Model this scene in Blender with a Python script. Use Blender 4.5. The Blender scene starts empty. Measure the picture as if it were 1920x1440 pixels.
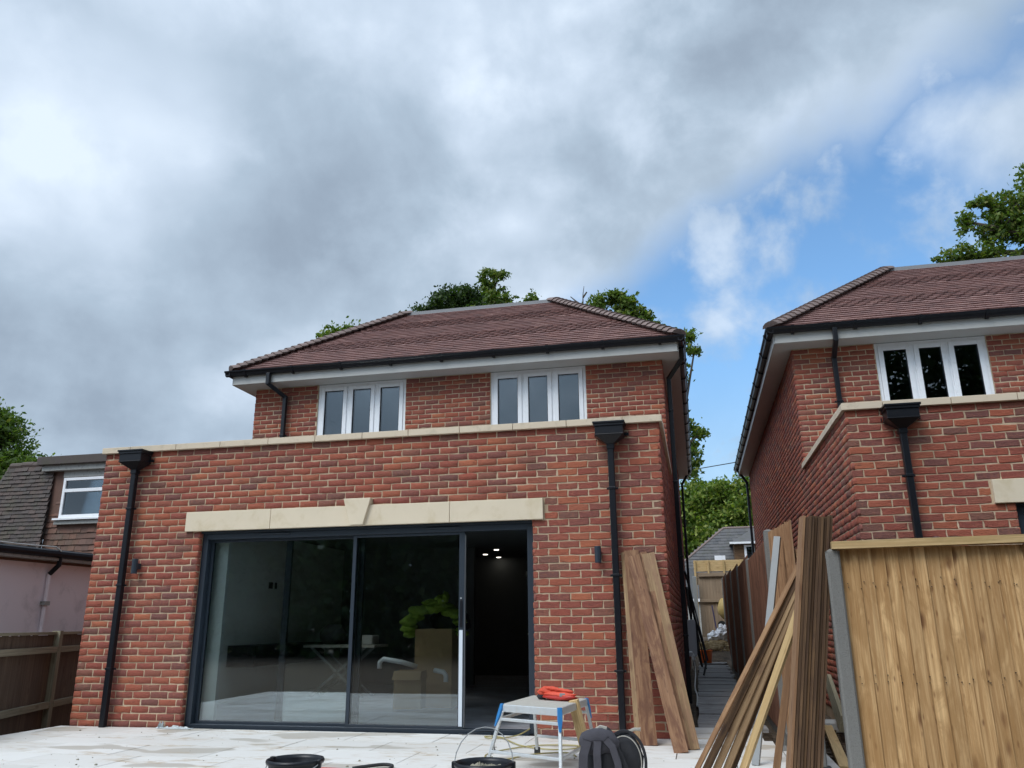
import bpy, math, random
import numpy as np
from mathutils import Matrix, Vector, Euler
random.seed(7); rng=np.random.default_rng(7)
sc=bpy.context.scene; COL=sc.collection
# ------------------------------------------------------------------ camera
yaw,pitch,roll=0.218315632,0.290222117,-0.00790656
CAM=Vector((7.13665,-8.56472,1.08625))
cd=bpy.data.cameras.new('camera'); cam=bpy.data.objects.new('camera',cd); COL.objects.link(cam)
fw=Vector((-math.sin(yaw)*math.cos(pitch),math.cos(yaw)*math.cos(pitch),math.sin(pitch)))
r0=Vector((math.cos(yaw),math.sin(yaw),0)); u0=r0.cross(fw)
rr=math.cos(roll)*r0+math.sin(roll)*u0; uu=-math.sin(roll)*r0+math.cos(roll)*u0
cam.matrix_world=Matrix(((rr.x,uu.x,-fw.x,CAM.x),(rr.y,uu.y,-fw.y,CAM.y),(rr.z,uu.z,-fw.z,CAM.z),(0,0,0,1)))
cd.sensor_width=36; cd.lens=36*1501.54/1920; cd.clip_start=.05; cd.clip_end=3000
sc.camera=cam
# ------------------------------------------------------------------ world / light
SUN_EL=math.radians(52); SUN_DIR=Vector((-.35,-.62,0)).normalized()*math.cos(SUN_EL)+Vector((0,0,math.sin(SUN_EL)))
w=bpy.data.worlds.new('World'); sc.world=w; w.use_nodes=True; nt=w.node_tree; nt.nodes.clear()
class G:
    """small node-graph writer"""
    def __init__(s,nt): s.nt=nt
    def n(s,t,ins=None,**kw):
        nd=s.nt.nodes.new(t)
        for k,v in kw.items(): setattr(nd,k,v)
        for k,v in (ins or {}).items():
            i=nd.inputs[k]
            if isinstance(v,bpy.types.NodeSocket): s.nt.links.new(v,i)
            else: i.default_value=v
        return nd
    def m(s,op,a,b=0.0,c=None):
        d={0:a,1:b}
        if c is not None: d[2]=c
        return s.n('ShaderNodeMath',d,operation=op).outputs[0]
    def mix(s,f,a,b,mode='MIX'):
        nd=s.n('ShaderNodeMix',data_type='RGBA',blend_type=mode)
        for k,v in ((0,f),(6,a),(7,b)):
            i=nd.inputs[k]
            if isinstance(v,bpy.types.NodeSocket): s.nt.links.new(v,i)
            else: i.default_value=v if k==0 or len(v)==4 else (*v,1)
        return nd.outputs[2]
    def ss(s,x,lo,hi,a=0.0,b=1.0):
        return s.n('ShaderNodeMapRange',{0:x,1:lo,2:hi,3:a,4:b},interpolation_type='SMOOTHSTEP').outputs[0]
    def noise(s,vec,scale,detail=4,rough=.55,dist=0.0):
        return s.n('ShaderNodeTexNoise',{'Vector':vec,'Scale':scale,'Detail':detail,'Roughness':rough,'Distortion':dist}).outputs['Fac']
    def ramp(s,fac,stops,interp='LINEAR'):
        nd=s.n('ShaderNodeValToRGB',{0:fac}); cr=nd.color_ramp; cr.interpolation=interp
        while len(cr.elements)<len(stops): cr.elements.new(.5)
        for e,(p,c) in zip(cr.elements,stops): e.position=p; e.color=(*c,1)
        return nd.outputs[0]
g=G(nt)
sky=g.n('ShaderNodeTexSky',sky_type='NISHITA',sun_disc=False,sun_elevation=SUN_EL,sun_rotation=math.atan2(SUN_DIR.x,SUN_DIR.y),altitude=100,air_density=1.0,dust_density=1.2,ozone_density=1.5)
tc=g.n('ShaderNodeTexCoord'); D=tc.outputs['Generated']
sp=g.n('ShaderNodeSeparateXYZ',{0:D})
dz=g.m('ADD',g.m('MAXIMUM',sp.outputs[2],0.0),.15)
U=g.m('DIVIDE',sp.outputs[0],dz); V=g.m('DIVIDE',sp.outputs[1],dz)
UV=g.n('ShaderNodeCombineXYZ',{0:U,1:V,2:0.0}).outputs[0]
n1=g.noise(D,3.1,7,.52,.25); n2=g.noise(g.n('ShaderNodeVectorMath',{0:D,1:(3.3,1.7,5.1)},operation='ADD').outputs[0],8.5,7,.56,.15); n3=g.noise(g.n('ShaderNodeVectorMath',{0:UV,1:(7.3,2.1,4.4)},operation='ADD').outputs[0],1.25,5,.5,.2)
wob=g.m('ADD',g.m('MULTIPLY',g.m('SUBTRACT',n1,.5),.42),g.m('MULTIPLY',g.m('SUBTRACT',n2,.5),.22))
S=g.m('ADD',g.m('ADD',U,V),wob)
T=g.m('ADD',g.m('SUBTRACT',U,V),wob)
covA=g.ss(S,1.68,1.40)                       # the big grey sheet
covB=g.m('MULTIPLY',g.m('MULTIPLY',g.ss(T,-1.02,-.76),g.ss(S,1.50,1.72)),.93)   # bank to the right of the gap
wsp=g.m('MULTIPLY',g.ss(g.m('ADD',n2,g.m('MULTIPLY',n1,.6)),.74,1.00),.8)
low=g.ss(sp.outputs[2],.34,.14,0.0,.55)       # paler towards the horizon
cov=g.m('MAXIMUM',g.m('MAXIMUM',covA,covB),g.m('MAXIMUM',wsp,low))
def blob(x,y,r,amp):
    d=g.n('ShaderNodeVectorMath',{0:UV,1:(x,y,0)},operation='DISTANCE').outputs['Value']
    d=g.m('ADD',d,g.m('MULTIPLY',wob,1.0))
    return g.m('MULTIPLY',g.ss(d,r,0.0),amp)
br=g.m('ADD',.56,g.m('MULTIPLY',g.m('SUBTRACT',n1,.5),1.25))
br=g.m('ADD',br,g.m('MULTIPLY',g.m('SUBTRACT',n2,.5),.85))
br=g.m('ADD',br,g.m('MULTIPLY',g.m('SUBTRACT',n3,.5),.9))
for b in ((-1.0,.98,.42,.36),(-.80,.72,.35,.25),(-1.25,1.15,.4,.28),(-.72,1.05,.26,.22),(-.26,1.02,.32,.26),(-.5,.8,.3,.12),(.28,1.20,.3,.20),(.5,1.3,.35,.42),(-.35,1.75,.40,.25),(-1.1,1.9,.5,.22),(-.3,1.40,.14,.2),
          (-.5,1.2,.36,-.22),(.12,1.0,.34,-.34),(-.05,1.35,.28,-.14)):
    br=g.m('ADD',br,blob(*b))
cloud=g.ramp(g.m('ADD',br,0.0),((0.0,(.225,.28,.36)),(.33,(.275,.345,.435)),(.6,(.365,.455,.56)),(.85,(.51,.605,.725)),(1.0,(.65,.745,.86))))
# round the hidden sun the sheet is brighter
sd=g.n('ShaderNodeVectorMath',{0:D,1:tuple(SUN_DIR)},operation='DOT_PRODUCT').outputs['Value']
glow=g.m('ADD',1.0,g.m('MULTIPLY',g.m('POWER',g.m('MAXIMUM',sd,0.0),5.0),3.2))
cloud=g.n('ShaderNodeVectorMath',{0:cloud,'Scale':glow},operation='SCALE').outputs[0]
cloud10=g.n('ShaderNodeVectorMath',{0:cloud,'Scale':10.0},operation='SCALE').outputs[0]
blue=g.n('ShaderNodeVectorMath',{0:sky.outputs[0],1:(.80,1.05,1.15)},operation='MULTIPLY').outputs[0]
blue=g.n('ShaderNodeVectorMath',{0:blue,'Scale':1.55},operation='SCALE').outputs[0]
skyc=g.mix(cov,blue,cloud10)
bg=g.n('ShaderNodeBackground',{0:skyc,1:.1}); out=g.n('ShaderNodeOutputWorld',{0:bg.outputs[0]})
sun=bpy.data.lights.new('sun','SUN'); sun.energy=1.5; sun.angle=math.radians(28); sun.color=(1,.95,.88)
so=bpy.data.objects.new('sun',sun); COL.objects.link(so); so.rotation_euler=SUN_DIR.to_track_quat('Z','Y').to_euler()
sc.view_settings.view_transform='Standard'; sc.view_settings.look='None'; sc.view_settings.exposure=0.32; sc.view_settings.gamma=1
sc.view_settings.use_curve_mapping=False
sc.render.resolution_x=1024; sc.render.resolution_y=768
# ------------------------------------------------------------------ materials
MATS={}
def mat(name):
    m=bpy.data.materials.new(name); m.use_nodes=True; m.node_tree.nodes.clear(); MATS[name]=m
    return m,G(m.node_tree)
def fin(g,**ins):
    b=g.n('ShaderNodeBsdfPrincipled',{k.replace('_',' '):v for k,v in ins.items()})
    g.n('ShaderNodeOutputMaterial',{0:b.outputs[0]}); return b
def rnd(g):
    a=g.n('ShaderNodeAttribute',attribute_name='tint').outputs['Fac']
    return g.m('FRACT',g.m('ADD',a,g.n('ShaderNodeObjectInfo').outputs['Random']))
def bump(g,h,strength,dist=.01):
    return g.n('ShaderNodeBump',{'Height':h,'Strength':strength,'Distance':dist}).outputs[0]
def pos(g): return g.n('ShaderNodeNewGeometry').outputs['Position']
def c4(c): return (*c,1)
def simple(name,col,rough=.5,var=.12,scale=6,bmp=0.0,bscale=60,metallic=0.0,spec=.5,dirt=None,dirtamt=.5):
    m,g=mat(name); P=pos(g)
    n=g.noise(P,scale,5,.6)
    c=g.mix(n,tuple(x*(1-var) for x in col),tuple(min(1,x*(1+var)) for x in col))
    if dirt: c=g.mix(g.m('MULTIPLY',g.ss(g.noise(P,scale*2.3,6,.65,.4),.5,.72),dirtamt),c,c4(dirt))
    kw=dict(Base_Color=c,Roughness=rough,Metallic=metallic)
    if bmp: kw['Normal']=bump(g,g.noise(P,bscale,5,.6),bmp)
    b=fin(g,**kw); b.inputs['Specular IOR Level'].default_value=spec
    return m
# brick
m,g=mat('red_brick'); P=pos(g); r=rnd(g)
c=g.ramp(r,((0,(.30,.074,.046)),(.14,(.245,.062,.046)),(.27,(.36,.098,.054)),(.38,(.275,.072,.05)),(.50,(.20,.068,.056)),(.60,(.32,.084,.048)),(.69,(.40,.122,.06)),(.79,(.255,.076,.054)),(.86,(.165,.064,.056)),(.93,(.19,.085,.062)),(1,(.30,.085,.055))))
wv=g.n('ShaderNodeVectorMath',{0:P,1:(7,7,18)},operation='MULTIPLY').outputs[0]
big=g.noise(wv,1.0,5,.65,.5)
off=g.n('ShaderNodeVectorMath',{0:P,1:(r)},operation='ADD')
c=g.mix(g.m('MULTIPLY',g.ss(big,.56,.76),.55),c,(.10,.055,.045))
c=g.mix(g.m('MULTIPLY',g.ss(g.noise(P,34,4,.7),.45,.75),.38),c,(.42,.15,.075))
c=g.mix(g.m('MULTIPLY',g.ss(g.noise(P,9,6,.7),.66,.8),.30),c,(.5,.4,.32))
fold=g.noise(g.n('ShaderNodeVectorMath',{0:P,1:(16,16,44)},operation='MULTIPLY').outputs[0],1.0,5,.7,1.4)
h=g.m('ADD',g.m('MULTIPLY',fold,1.0),g.m('MULTIPLY',g.noise(P,160,3,.6),.3))
c=g.mix(g.m('MULTIPLY',g.ss(fold,.46,.30),.55),c,(.10,.03,.022))
stn=g.noise(g.n('ShaderNodeVectorMath',{0:P,1:(1.3,1.3,.55)},operation='MULTIPLY').outputs[0],1.2,6,.65,.5)
c=g.mix(g.m('MULTIPLY',g.ss(stn,.45,.75),.2),c,(.16,.07,.05))
fin(g,Base_Color=c,Roughness=.88,Normal=bump(g,h,.85,.014))
m,g=mat('mortar'); P=pos(g)
c=g.mix(g.ss(g.noise(P,1.6,6,.65),.35,.65),(.40,.30,.20),(.58,.45,.31)); c=g.mix(g.m('MULTIPLY',g.ss(g.noise(P,40,4,.7),.4,.7),.35),c,(.30,.20,.13))
fin(g,Base_Color=c,Roughness=.95,Normal=bump(g,g.noise(P,180,4,.7),.5,.006))
def tilemat(name,stops,moss=0.0):
    m,g=mat(name); P=pos(g); r=rnd(g)
    c=g.ramp(r,stops); c=g.mix(g.m('MULTIPLY',g.ss(g.noise(P,22,5,.65),.4,.75),.3),c,c4(tuple(x*1.5 for x in stops[0][1])))
    if moss: c=g.mix(g.m('MULTIPLY',g.ss(g.noise(P,3.1,7,.7),.45,.65),moss),c,(.06,.062,.03))
    fin(g,Base_Color=c,Roughness=.75,Normal=bump(g,g.noise(P,120,4,.6),.35,.006))
tilemat('roof_tile',((0,(.245,.14,.125)),(.25,(.195,.115,.105)),(.55,(.27,.15,.13)),(.8,(.225,.128,.118)),(1,(.33,.20,.175))))
tilemat('hip_tile',((0,(.19,.14,.125)),(.5,(.22,.16,.142)),(1,(.16,.118,.105))))
tilemat('old_tile',((0,(.07,.053,.046)),(.4,(.052,.041,.038)),(.7,(.09,.06,.05)),(1,(.065,.055,.052))),.45)
tilemat('hung_tile',((0,(.15,.075,.05)),(.4,(.11,.06,.045)),(.7,(.19,.085,.055)),(1,(.10,.07,.06))),.3)
tilemat('slate',((0,(.085,.085,.088)),(.5,(.11,.105,.105)),(1,(.07,.07,.075))),.35)
simple('coping',(.63,.53,.40),.85,.09,3,.25,90,dirt=(.36,.31,.22),dirtamt=.45)
simple('lintel',(.67,.575,.43),.85,.10,1.7,.2,110,dirt=(.52,.42,.25),dirtamt=.5)
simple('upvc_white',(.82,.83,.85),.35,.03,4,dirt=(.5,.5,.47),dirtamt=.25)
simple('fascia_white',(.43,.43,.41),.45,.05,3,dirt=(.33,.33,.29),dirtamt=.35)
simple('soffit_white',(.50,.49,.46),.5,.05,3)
simple('black_plastic',(.0065,.0075,.011),.36,.2,9,spec=.35,dirt=(.03,.028,.026),dirtamt=.2)
simple('anthracite',(.022,.032,.045),.38,.1,6)
simple('aluminium_channel',(.20,.21,.22),.35,.1,9,metallic=.7)
simple('protective_tape',(.62,.68,.74),.4,.06,9)
simple('lead',(.22,.23,.24),.6,.12,8,.2,40)
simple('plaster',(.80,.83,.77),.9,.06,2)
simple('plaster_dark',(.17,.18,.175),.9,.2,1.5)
simple('plaster_nib',(.80,.86,.84),.8,.03,2)
m,g=mat('interior_floor'); P=pos(g)
c=g.mix(g.ss(g.noise(g.n('ShaderNodeVectorMath',{0:P,1:(1.0,2.2,1)},operation='MULTIPLY').outputs[0],1.4,6,.65),.35,.65),(.42,.41,.44),(.62,.63,.68))
fin(g,Base_Color=c,Roughness=.3)
simple('dark_void',(.03,.03,.032),.9,.1,2)
simple('concrete',(.20,.195,.18),.9,.16,60,.7,160,dirt=(.12,.105,.09),dirtamt=.8)
simple('pale_concrete',(.52,.52,.50),.9,.08,5,.3,90)
simple('render_pink',(.86,.77,.80),.9,.06,1.2,.1,50,dirt=(.36,.32,.33),dirtamt=.35)
simple('painted_old',(.34,.34,.32),.7,.15,9,dirt=(.12,.11,.09),dirtamt=.8)
simple('cardboard',(.46,.31,.16),.85,.12,5,.1,30)
simple('black_fabric',(.022,.022,.026),.9,.3,30,.5,260)
simple('grey_fabric',(.06,.057,.068),.92,.25,22,.6,240)
simple('hivis',(.24,.36,.04),.8,.2,9,.3,40)
simple('red_fabric',(.62,.075,.035),.65,.2,14,.4,60)
simple('red_plastic',(.45,.03,.02),.4,.1,10)
simple('orange_plastic',(.90,.17,.02),.45,.1,9)
simple('blue_plastic',(.02,.17,.42),.4,.12,9)
simple('worn_aluminium',(.58,.60,.60),.42,.14,14,.15,80,metallic=.55,dirt=(.60,.56,.48),dirtamt=.55)
simple('platform_deck',(.42,.40,.35),.8,.16,18,.3,80,dirt=(.24,.21,.16),dirtamt=.5)
simple('yellow_hose',(.36,.30,.12),.5,.12,12)
simple('mortar_mix',(.26,.24,.18),.9,.3,30,.8,70)
simple('polythene',(.50,.54,.54),.3,.1,12)
simple('sack_white',(.66,.67,.70),.55,.14,8,.3,20)
simple('yellow_drum',(.48,.34,.12),.5,.14,8)
simple('rubber',(.02,.02,.02),.7,.2,12)
simple('metal_grey',(.24,.25,.25),.5,.15,9)
simple('grey_pvc',(.36,.36,.38),.5,.08,8)
simple('purple_dark',(.03,.02,.07),.5,.2,9)
simple('bark',(.085,.07,.05),.95,.3,8,.8,25)
m,g=mat('downlight_glow'); e=g.n('ShaderNodeEmission',{0:(1,.93,.82,1),1:5.0}); g.n('ShaderNodeOutputMaterial',{0:e.outputs[0]})
# glass
def glass(name,tint,boost,rough=0.0):
    m,g=mat(name)
    t=g.n('ShaderNodeBsdfTransparent',{0:c4(tint)}); gl=g.n('ShaderNodeBsdfGlossy',{0:(.88,.95,1,1),1:rough})
    f=g.m('MULTIPLY',g.n('ShaderNodeFresnel',{0:1.5}).outputs[0],boost)
    mx=g.n('ShaderNodeMixShader',{0:f,1:t.outputs[0],2:gl.outputs[0]}); g.n('ShaderNodeOutputMaterial',{0:mx.outputs[0]})
glass('door_glass',(.93,.96,.95),2.6); glass('window_glass',(.55,.6,.62),2.2)
# wood : grain along the piece's own local X
def wood(name,c1,c2,knot,kamt=.8,var=.35,stain=None,sscale=1.6,samt=.5):
    m,g=mat(name); tc=g.n('ShaderNodeTexCoord'); oi=g.n('ShaderNodeObjectInfo'); r=rnd(g)
    o=g.n('ShaderNodeVectorMath',{0:tc.outputs['Object'],1:g.n('ShaderNodeVectorMath',{0:oi.outputs['Location'],1:(3.1,7.7,1.3)},operation='MULTIPLY').outputs[0]},operation='ADD').outputs[0]
    ro=g.n('ShaderNodeCombineXYZ',{0:g.m('MULTIPLY',r,37.0),1:g.m('MULTIPLY',r,11.0),2:0.0}).outputs[0]
    o=g.n('ShaderNodeVectorMath',{0:o,1:ro},operation='ADD').outputs[0]
    gv=g.n('ShaderNodeVectorMath',{0:o,1:(.9,26,26)},operation='MULTIPLY').outputs[0]
    gr=g.noise(gv,1.6,6,.65,.8)
    g2=g.noise(g.n('ShaderNodeVectorMath',{0:o,1:(1.6,95,95)},operation='MULTIPLY').outputs[0],1.0,4,.6,.4)
    c=g.mix(g.ss(gr,.36,.64),c4(c1),c4(c2))
    c=g.mix(g.m('MULTIPLY',g.ss(g2,.42,.66),.4),c,c4(tuple(x*.62 for x in c1)))
    c=g.mix(g.m('MULTIPLY',g.ss(r,0.0,1.0),var),c,c4(tuple(x*.55 for x in c1)))
    kv=g.n('ShaderNodeVectorMath',{0:o,1:(3.2,9,9)},operation='MULTIPLY').outputs[0]
    vo=g.n('ShaderNodeTexVoronoi',{'Vector':kv,'Scale':1.0,'Randomness':1.0}).outputs['Distance']
    vo2=g.n('ShaderNodeTexVoronoi',{'Vector':g.n('ShaderNodeVectorMath',{0:o,1:(7.0,22,22)},operation='MULTIPLY').outputs[0],'Scale':1.0,'Randomness':1.0}).outputs['Distance']
    kn=g.m('MAXIMUM',g.ss(g.m('ADD',vo,g.m('MULTIPLY',gr,.12)),.31,.13),g.m('MULTIPLY',g.ss(g.m('ADD',vo2,g.m('MULTIPLY',gr,.15)),.27,.12),.75))
    c=g.mix(g.m('MULTIPLY',kn,kamt),c,c4(knot))
    if stain:
        sv=g.n('ShaderNodeVectorMath',{0:o,1:(1.3,5,5)},operation='MULTIPLY').outputs[0]
        c=g.mix(g.m('MULTIPLY',g.ss(g.noise(sv,sscale*1.6,6,.65,.9),.42,.62),samt),c,c4(stain))
    fin(g,Base_Color=c,Roughness=.82,Normal=bump(g,g.m('ADD',gr,g.m('MULTIPLY',kn,-.4)),.35,.006))
wood('new_fence_wood',(.46,.255,.10),(.74,.475,.225),(.15,.06,.02),.95,.42,(.33,.175,.06),1.5,.65)
wood('cap_wood',(.50,.33,.15),(.62,.44,.22),(.2,.1,.04),.5,.2,(.36,.26,.10))
wood('brown_board',(.22,.105,.05),(.34,.19,.10),(.08,.03,.016),.95,.3,(.12,.05,.026),1.6,.85)
wood('yellow_board',(.27,.17,.085),(.40,.265,.14),(.14,.07,.035),.8,.25,(.22,.12,.07),1.4,.7)
wood('dark_bundle',(.075,.037,.015),(.20,.112,.05),(.04,.02,.012),.8,.55,(.07,.036,.02),1.5,.5)
wood('lath_wood',(.25,.15,.075),(.40,.265,.14),(.1,.05,.03),.5,.6)
wood('yellow_batten',(.55,.37,.17),(.64,.45,.22),(.3,.17,.07),.5,.1)
wood('alley_fence_wood',(.14,.06,.036),(.235,.11,.065),(.03,.014,.01),.5,.4)
wood('near_panel_wood',(.27,.145,.07),(.42,.245,.125),(.12,.055,.025),.7,.45,(.18,.085,.04))
wood('old_fence_wood',(.12,.085,.06),(.19,.14,.095),(.05,.03,.02),.5,.4)
wood('rail_wood',(.27,.25,.17),(.36,.33,.23),(.12,.1,.06),.5,.2)
wood('wet_board',(.22,.205,.195),(.46,.44,.42),(.07,.06,.05),.6,.35,(.46,.44,.43),1.3,.6)
wood('gate_wood',(.27,.195,.13),(.36,.27,.185),(.18,.12,.08),.4,.2)
# porcelain
m,g=mat('porcelain_slab'); P=pos(g); r=rnd(g)
c=g.mix(r,(.62,.595,.55),(.73,.71,.67))
sv=g.n('ShaderNodeVectorMath',{0:P,1:(.9,2.4,1)},operation='MULTIPLY').outputs[0]
d1=g.noise(sv,1.3,7,.68,.5); d2=g.noise(sv,4.2,7,.7,.8)
wet=g.ss(g.noise(g.n('ShaderNodeVectorMath',{0:P,1:(1.0,1.9,1)},operation='MULTIPLY').outputs[0],.9,3,.4,.2),.585,.61)
c=g.mix(g.m('MULTIPLY',wet,.75),c,(.40,.36,.30))
c=g.mix(g.m('MULTIPLY',g.m('MULTIPLY',g.ss(d1,.46,.66),g.ss(d2,.44,.64)),.8),c,(.42,.30,.17))
c=g.mix(g.m('MULTIPLY',g.ss(d2,.66,.74),.8),c,(.14,.11,.075))
fin(g,Base_Color=c,Roughness=.55,Normal=bump(g,d2,.12,.004))
m,g=mat('earth'); P=pos(g); n=g.noise(P,5,9,.75,.6)
c=g.ramp(n,((.25,(.035,.026,.018)),(.45,(.085,.06,.04)),(.6,(.15,.105,.065)),(.75,(.32,.24,.15))))
fin(g,Base_Color=c,Roughness=.95,Normal=bump(g,n,1.0,.06))
m,g=mat('rubble'); P=pos(g); n=g.noise(P,9,9,.75,.6)
c=g.ramp(n,((.25,(.10,.075,.05)),(.42,(.30,.22,.12)),(.56,(.48,.37,.21)),(.7,(.70,.62,.48))))
fin(g,Base_Color=c,Roughness=.95,Normal=bump(g,n,1.0,.05))
m,g=mat('lawn'); P=pos(g); n=g.noise(P,2,9,.75)
fin(g,Base_Color=g.ramp(n,((.3,(.03,.05,.015)),(.6,(.07,.10,.03)),(.8,(.12,.10,.06)))),Roughness=.95,Normal=bump(g,g.noise(P,40,4,.7),.8,.04))
def leafmat(name,stops,trans=.35):
    m,g=mat(name); r=rnd(g); c=g.ramp(r,stops)
    a=g.n('ShaderNodeBsdfPrincipled',{'Base Color':c,'Roughness':.55}); a.inputs['Specular IOR Level'].default_value=.3
    t=g.n('ShaderNodeBsdfTranslucent',{0:g.mix(1.0,c,(1.5,1.7,.6),'MULTIPLY')})
    mx=g.n('ShaderNodeMixShader',{0:trans,1:a.outputs[0],2:t.outputs[0]}); g.n('ShaderNodeOutputMaterial',{0:mx.outputs[0]})
leafmat('oak_leaf',((0,(.045,.085,.016)),(.4,(.075,.13,.022)),(.75,(.115,.175,.03)),(1,(.19,.20,.05))))
leafmat('dark_leaf',((0,(.018,.038,.014)),(.5,(.032,.062,.018)),(.85,(.055,.09,.02)),(1,(.08,.11,.03))))
leafmat('bright_leaf',((0,(.055,.10,.016)),(.4,(.11,.175,.026)),(.75,(.18,.245,.04)),(1,(.27,.29,.075))))
# ------------------------------------------------------------------ object helpers
WM={}
def link(o,parent=None,W=None):
    W=W or Matrix.Identity(4); COL.objects.link(o); o.matrix_basis=W; WM[o.name]=W
    if parent is not None:
        o.parent=parent; o.matrix_parent_inverse=WM[parent.name].inverted()
    return o
def props(o,label=None,cat=None,group=None,kind=None):
    if label:o['label']=label
    if cat:o['category']=cat
    if group:o['group']=group
    if kind:o['kind']=kind
    return o
def root(name,loc,label,cat,group=None):
    return props(link(bpy.data.objects.new(name,None),None,Matrix.Translation(Vector(loc))),label,cat,group)
class MB:
    def __init__(s): s.v=[];s.f=[];s.t=[]
    def add(s,vs,fs,t=0.0):
        b=len(s.v); s.v+= [tuple(x) for x in vs]; s.f+=[tuple(b+i for i in f) for f in fs]; s.t+=[t]*len(fs)
    def box(s,x0,x1,y0,y1,z0,z1,t=0.0):
        s.add([(x,y,z) for x in (x0,x1) for y in (y0,y1) for z in (z0,z1)],
              [(0,1,3,2),(4,6,7,5),(0,4,5,1),(2,3,7,6),(0,2,6,4),(1,5,7,3)],t); return s
    def beam(s,p0,p1,w,h,up=(0,0,1),t=0.0):
        p0=Vector(p0);p1=Vector(p1);d=(p1-p0).normalized();a=d.cross(Vector(up))
        if a.length<1e-4:a=d.cross(Vector((1,0,0)))
        a.normalize();b=a.cross(d).normalized();a=a*w/2;b=b*h/2
        s.add([p0-a-b,p0-a+b,p0+a-b,p0+a+b,p1-a-b,p1-a+b,p1+a-b,p1+a+b],
              [(0,2,3,1),(4,5,7,6),(0,1,5,4),(2,6,7,3),(0,4,6,2),(1,3,7,5)],t); return s
    def tube(s,pts,r,n=8,t=0.0,cap=True):
        pts=[Vector(p) for p in pts]; b=len(s.v); prev=None
        for i,p in enumerate(pts):
            d=(pts[min(i+1,len(pts)-1)]-pts[max(i-1,0)]).normalized()
            a=prev-d*prev.dot(d) if prev is not None else d.cross(Vector((0,0,1)))
            if a.length<1e-3:a=d.cross(Vector((1,0,0)))
            a.normalize();prev=a;c=d.cross(a); R=r[i] if isinstance(r,(list,tuple)) else r
            for k in range(n):
                th=2*math.pi*k/n; s.v.append(tuple(p+a*math.cos(th)*R+c*math.sin(th)*R))
        for i in range(len(pts)-1):
            for k in range(n):
                k2=(k+1)%n; s.f.append((b+i*n+k,b+i*n+k2,b+(i+1)*n+k2,b+(i+1)*n+k)); s.t.append(t)
        if cap:
            s.f.append(tuple(b+k for k in range(n))[::-1]); s.t.append(t)
            e=b+(len(pts)-1)*n; s.f.append(tuple(e+k for k in range(n))); s.t.append(t)
        return s
    def prism(s,poly,axis,a,b,t=0.0):
        """poly: 2-D outline; extruded along axis from a to b"""
        def P(q,c):
            return {0:(c,q[0],q[1]),1:(q[0],c,q[1]),2:(q[0],q[1],c)}[axis]
        n=len(poly); s.add([P(q,a) for q in poly]+[P(q,b) for q in poly],
            [tuple(range(n))[::-1],tuple(range(n,2*n))]+[(i,(i+1)%n,n+(i+1)%n,n+i) for i in range(n)],t); return s
    def lathe(s,c,prof,n=24,t=0.0):
        b=len(s.v)
        for r,z in prof:
            for k in range(n):
                th=2*math.pi*k/n; s.v.append((c[0]+r*math.cos(th),c[1]+r*math.sin(th),c[2]+z))
        for i in range(len(prof)-1):
            for k in range(n):
                k2=(k+1)%n; s.f.append((b+i*n+k,b+i*n+k2,b+(i+1)*n+k2,b+(i+1)*n+k)); s.t.append(t)
        return s
    def mesh(s,name,m,smooth=False):
        me=bpy.data.meshes.new(name); me.from_pydata(s.v,[],s.f)
        at=me.attributes.new('tint','FLOAT','FACE'); at.data.foreach_set('value',np.array(s.t,dtype=np.float32))
        me.materials.append(MATS[m])
        if smooth: me.polygons.foreach_set('use_smooth',[True]*len(s.f))
        me.update(); return me
    def build(s,name,m,parent=None,smooth=False,bevel=0.0,**kw):
        me=s.mesh(name,m,smooth)
        o=link(bpy.data.objects.new(name,me),parent)
        if bevel:
            b=o.modifiers.new('bevel','BEVEL'); b.width=bevel; b.segments=2; b.limit_method='ANGLE'
        return props(o,**kw)
def rawmesh(name,V,F,tint,m):
    """V (n,3) array, F (k,nv) array of equal-size faces"""
    me=bpy.data.meshes.new(name); V=np.asarray(V,dtype=np.float32); F=np.asarray(F,dtype=np.int32)
    me.vertices.add(len(V)); me.vertices.foreach_set('co',V.ravel()); k=F.shape[1]
    me.loops.add(F.size); me.loops.foreach_set('vertex_index',F.ravel())
    me.polygons.add(len(F)); me.polygons.foreach_set('loop_start',np.arange(0,F.size,k,dtype=np.int32))
    me.polygons.foreach_set('loop_total',np.full(len(F),k,dtype=np.int32))
    at=me.attributes.new('tint','FLOAT','FACE'); at.data.foreach_set('value',np.asarray(tint,dtype=np.float32))
    me.materials.append(MATS[m]); me.update(calc_edges=True); me.validate(); return me
CACHE={}
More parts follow.
